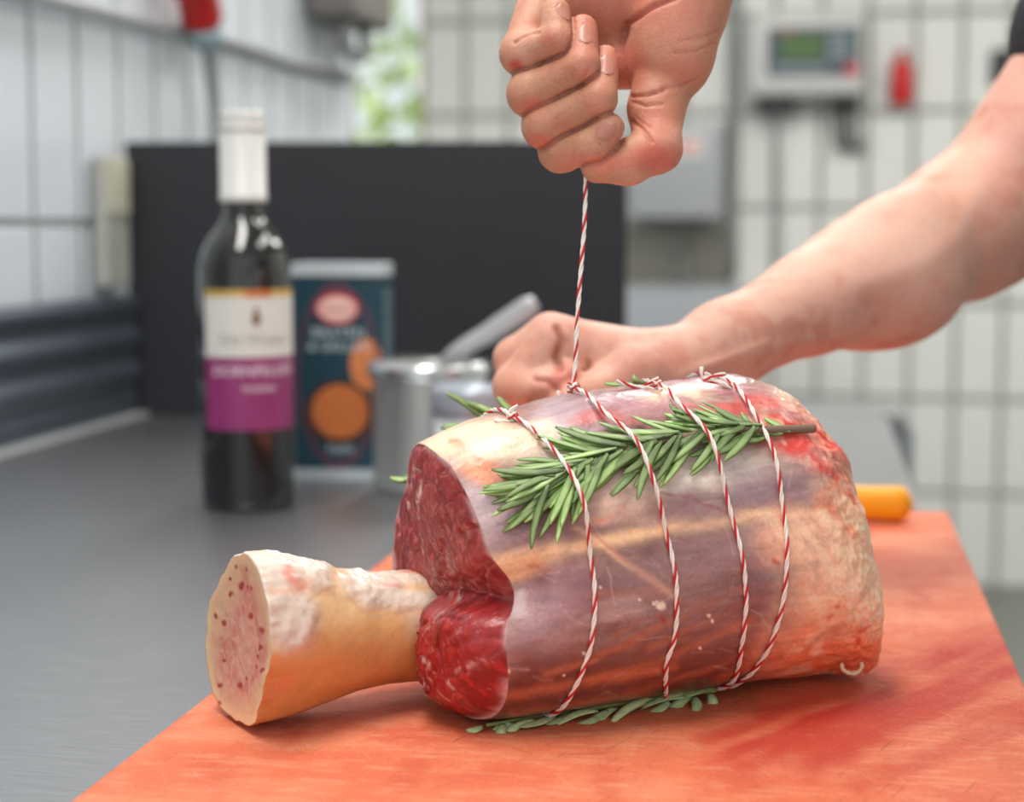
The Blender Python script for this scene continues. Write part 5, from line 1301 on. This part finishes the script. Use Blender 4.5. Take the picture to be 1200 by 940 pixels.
dR = np.sort(np.stack([chain_d(VR, p_, r_) for p_, r_ in FIST], -1), 1)
for poly, w, a in creR: cR = mixc(cR, (164, 84, 66), stroke(UR, poly, w * 1.3) * frontR * .6)  # dark shading of the fist creases painted into the skin
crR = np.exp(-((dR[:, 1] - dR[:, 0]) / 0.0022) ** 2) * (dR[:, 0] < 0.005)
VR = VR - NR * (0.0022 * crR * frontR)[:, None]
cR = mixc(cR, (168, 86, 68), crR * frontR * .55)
cR = mixc(cR, (214, 170, 160), stroke(UR, [(1000, 330), (1070, 312), (1120, 280), (1148, 228)], 5) * .4)

# ---------------- head and neck (out of the frame above), joined into the same body mesh
midS = (shL + shR) / 2; face_d = np.array([-0.94, -0.34, 0.0]); face_s = np.cross(face_d, E2)
hc = midS + np.array([-0.03, 0.0, 0.27])
h3 = SDF(hc - 0.19, hc + np.array([.17, .17, .16]), 0.0035)
AXH = np.array([face_d, face_s, E2])
h3.ell(hc + E2 * 0.02, AXH, (.092, .074, .088), 0.02); h3.ell(hc + face_d * 0.018 - E2 * 0.045, AXH, (.070, .058, .068), 0.02)
h3.cone(hc - E2 * 0.05 - face_d * 0.03, hc - E2 * 0.19 - face_d * 0.045, .052, .058, 0.02)
h3.cone(hc + face_d * 0.088 + E2 * 0.008, hc + face_d * 0.106 - E2 * 0.028, .008, .014, 0.01)
for s_ in (-1, 1):
    h3.ell(hc + face_s * 0.074 * s_ - face_d * 0.005 - E2 * 0.012, AXH, (.018, .008, .03), 0.004)
    h3.ell(hc + face_d * 0.083 + face_s * 0.030 * s_ + E2 * 0.022, AXH, (.010, .024, .008), 0.008)
h3.cone(hc + face_d * 0.086 + face_s * 0.02 - E2 * 0.058, hc + face_d * 0.086 - face_s * 0.02 - E2 * 0.058, .007, .007, 0.004)
VH, FH = h3.extract(2)
lipm = np.exp(-(((VH - hc) @ E2 + 0.058) / 0.008) ** 2) * (np.abs((VH - hc) @ face_s) < 0.026) * (((VH - hc) @ face_d) > 0.07)
cH = mixc(np.repeat(lin((230, 176, 152))[None], len(VH), 0), (200, 110, 100), lipm)

V_all = np.concatenate([VL, VR, VH]); F_all = np.concatenate([FL, FR + len(VL), FH + len(VL) + len(VR)])
foot = np.array([0.42, 0.97, 0.0])
per = thing('person', foot, 'butcher in a black shirt pulling twine up with one bare hand over a fist', 'person')
skin = vcol('skin', 0.52, 0.25, 0.0, 0.10, 900, 0.5, 900, 0.0006, spec=0.45, sscale=0.006, rvar=0.06)
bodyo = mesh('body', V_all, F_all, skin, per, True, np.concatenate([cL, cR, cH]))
bodyo['label'] = 'bare hands and forearms'
# finger nails
nailm = mk('finger_nail', (192, 130, 112), 0.38, var=0.06, scale=200, sss=0.2)
LBVH = BVHTree.FromPolygons([Vector(v) for v in VL], [tuple(int(k) for k in q) for q in FL])
def nail(cpx, updir, w, l, parent=bodyo):
    """nail laid on the hand's surface where the view ray through cpx meets it; updir = pixel direction of its free edge"""
    h_ = LBVH.ray_cast(Vector(CAM), Vector(ray(*cpx)).normalized())
    if h_[0] is None: return
    c = np.array(h_[0]); n = np.array(h_[1]); n = n if n @ FWD < 0 else -n
    y = RGT * updir[0] - UPV * updir[1]; y = y - n * (y @ n); y /= np.linalg.norm(y); x = np.cross(y, n)
    V = []; nu, nv = 9, 11
    for j in range(nv):
        v = -1 + 2 * j / (nv - 1)
        ww = w * (1 - max(0, (abs(v) - 0.45) / 0.55) ** 2.2 * 0.75)
        for i in range(nu):
            a = -1 + 2 * i / (nu - 1)
            p = c + x * (a * ww) + y * (v * l)
            hn = LBVH.find_nearest(Vector(p)); q = np.array(hn[0])
            V.append(q * 0.75 + (p - n * (abs(a) ** 2) * ww * 0.25) * 0.25 + n * (0.00045 * (1 - 0.6 * abs(a) ** 3)))
    mesh('finger_nail', V, gridfaces(nv, nu, False), nailm, parent)
nail((662, 14), (-0.1, -1), .0033, .0040)
nail((686, 40), (0.05, -1), .0036, .0048)
nail((711, 76), (0.05, -1), .0038, .0052)
nail((711, 154), (0.75, -0.65), .0038, .0042)
# shirt, trousers, shoes, hair
fab = mk('black_shirt', (34, 33, 38), 0.85, var=0.15, scale=200, bump=0.3, bscale=900)
h4 = SDF((0.08, 0.55, 0.80), (0.80, 1.35, 1.52), 0.009)
hip = np.array([0.47, 0.98, 0.92])
AXT = np.array([face_d, face_s, E2])
h4.ell(midS * 0.55 + hip * 0.45 + np.array([0.03, 0, 0.0]), AXT, (.125, .185, .26), 0.05)
h4.ell(hip + E2 * 0.03, AXT, (.12, .165, .13), 0.05)
h4.cone(shL, shR, .062, .062, 0.05)
for e_, s_, f_ in ((elbL, shL, 0.62), (elbR, shR, 0.60)):
    h4.cone(s_, e_ + (s_ - e_) * (1 - f_), .066, .059, 0.03)
VS, FS = h4.extract(2); mesh('shirt', VS, FS, fab, per)
h5 = SDF((0.25, 0.7, 0.02), (0.72, 1.25, 1.0), 0.012)
h5.ell(hip - E2 * 0.03, AXT, (.115, .16, .12), 0.04)
for s_ in (-1, 1):
    kn_ = hip + face_s * 0.09 * s_ + face_d * 0.02 - E2 * 0.44; an = hip + face_s * 0.10 * s_ - E2 * 0.84 - face_d * 0.01
    h5.chain([hip + face_s * 0.085 * s_ - E2 * 0.08, kn_, an], [.085, .062, .048], 0.02)
VT, FT = h5.extract(2); mesh('trousers', VT, FT, mk('dark_trousers', (44, 46, 54), 0.85, var=0.15, scale=150), per)
for s_ in (-1, 1):
    an = hip + face_s * 0.10 * s_ - E2 * 0.92
    h6 = SDF(an - np.array([.24, .2, .02]), an + np.array([.16, .2, .14]), 0.007)
    h6.cone(an - face_d * 0.05 + E2 * 0.040, an + face_d * 0.15 + E2 * 0.034, .040, .034, 0.02); h6.cone(an + E2 * 0.04, an + E2 * 0.10, .042, .046, 0.02)
    Vx, Fx = h6.extract(2); Vx[:, 2] = np.maximum(Vx[:, 2], 0.001); mesh('shoe', Vx, Fx, mk('white_clog', (220, 220, 218), 0.5), per)
h7 = SDF(hc - 0.13, hc + 0.14, 0.004)
h7.ell(hc + E2 * 0.028 - face_d * 0.012, AXH, (.096, .080, .090), 0.01)
VQ, FQ = h7.extract(2)
rel_ = VQ - hc; keepv = ((rel_ @ E2) > 0.045 - 0.0) | ((rel_ @ face_d) < -0.02)
keep = keepv[FQ].all(1) & ((rel_ @ E2)[FQ].min(1) > -0.05)
used = np.unique(FQ[keep]); mp_ = np.full(len(VQ), -1); mp_[used] = np.arange(len(used))
mesh('hair', VQ[used], mp_[FQ[keep]], mk('brown_hair', (70, 50, 36), 0.7, var=0.3, scale=200, stretch=(1, 1, 0.1)), per)

for o in bpy.data.objects:
    if '_w' in o: del o['_w']
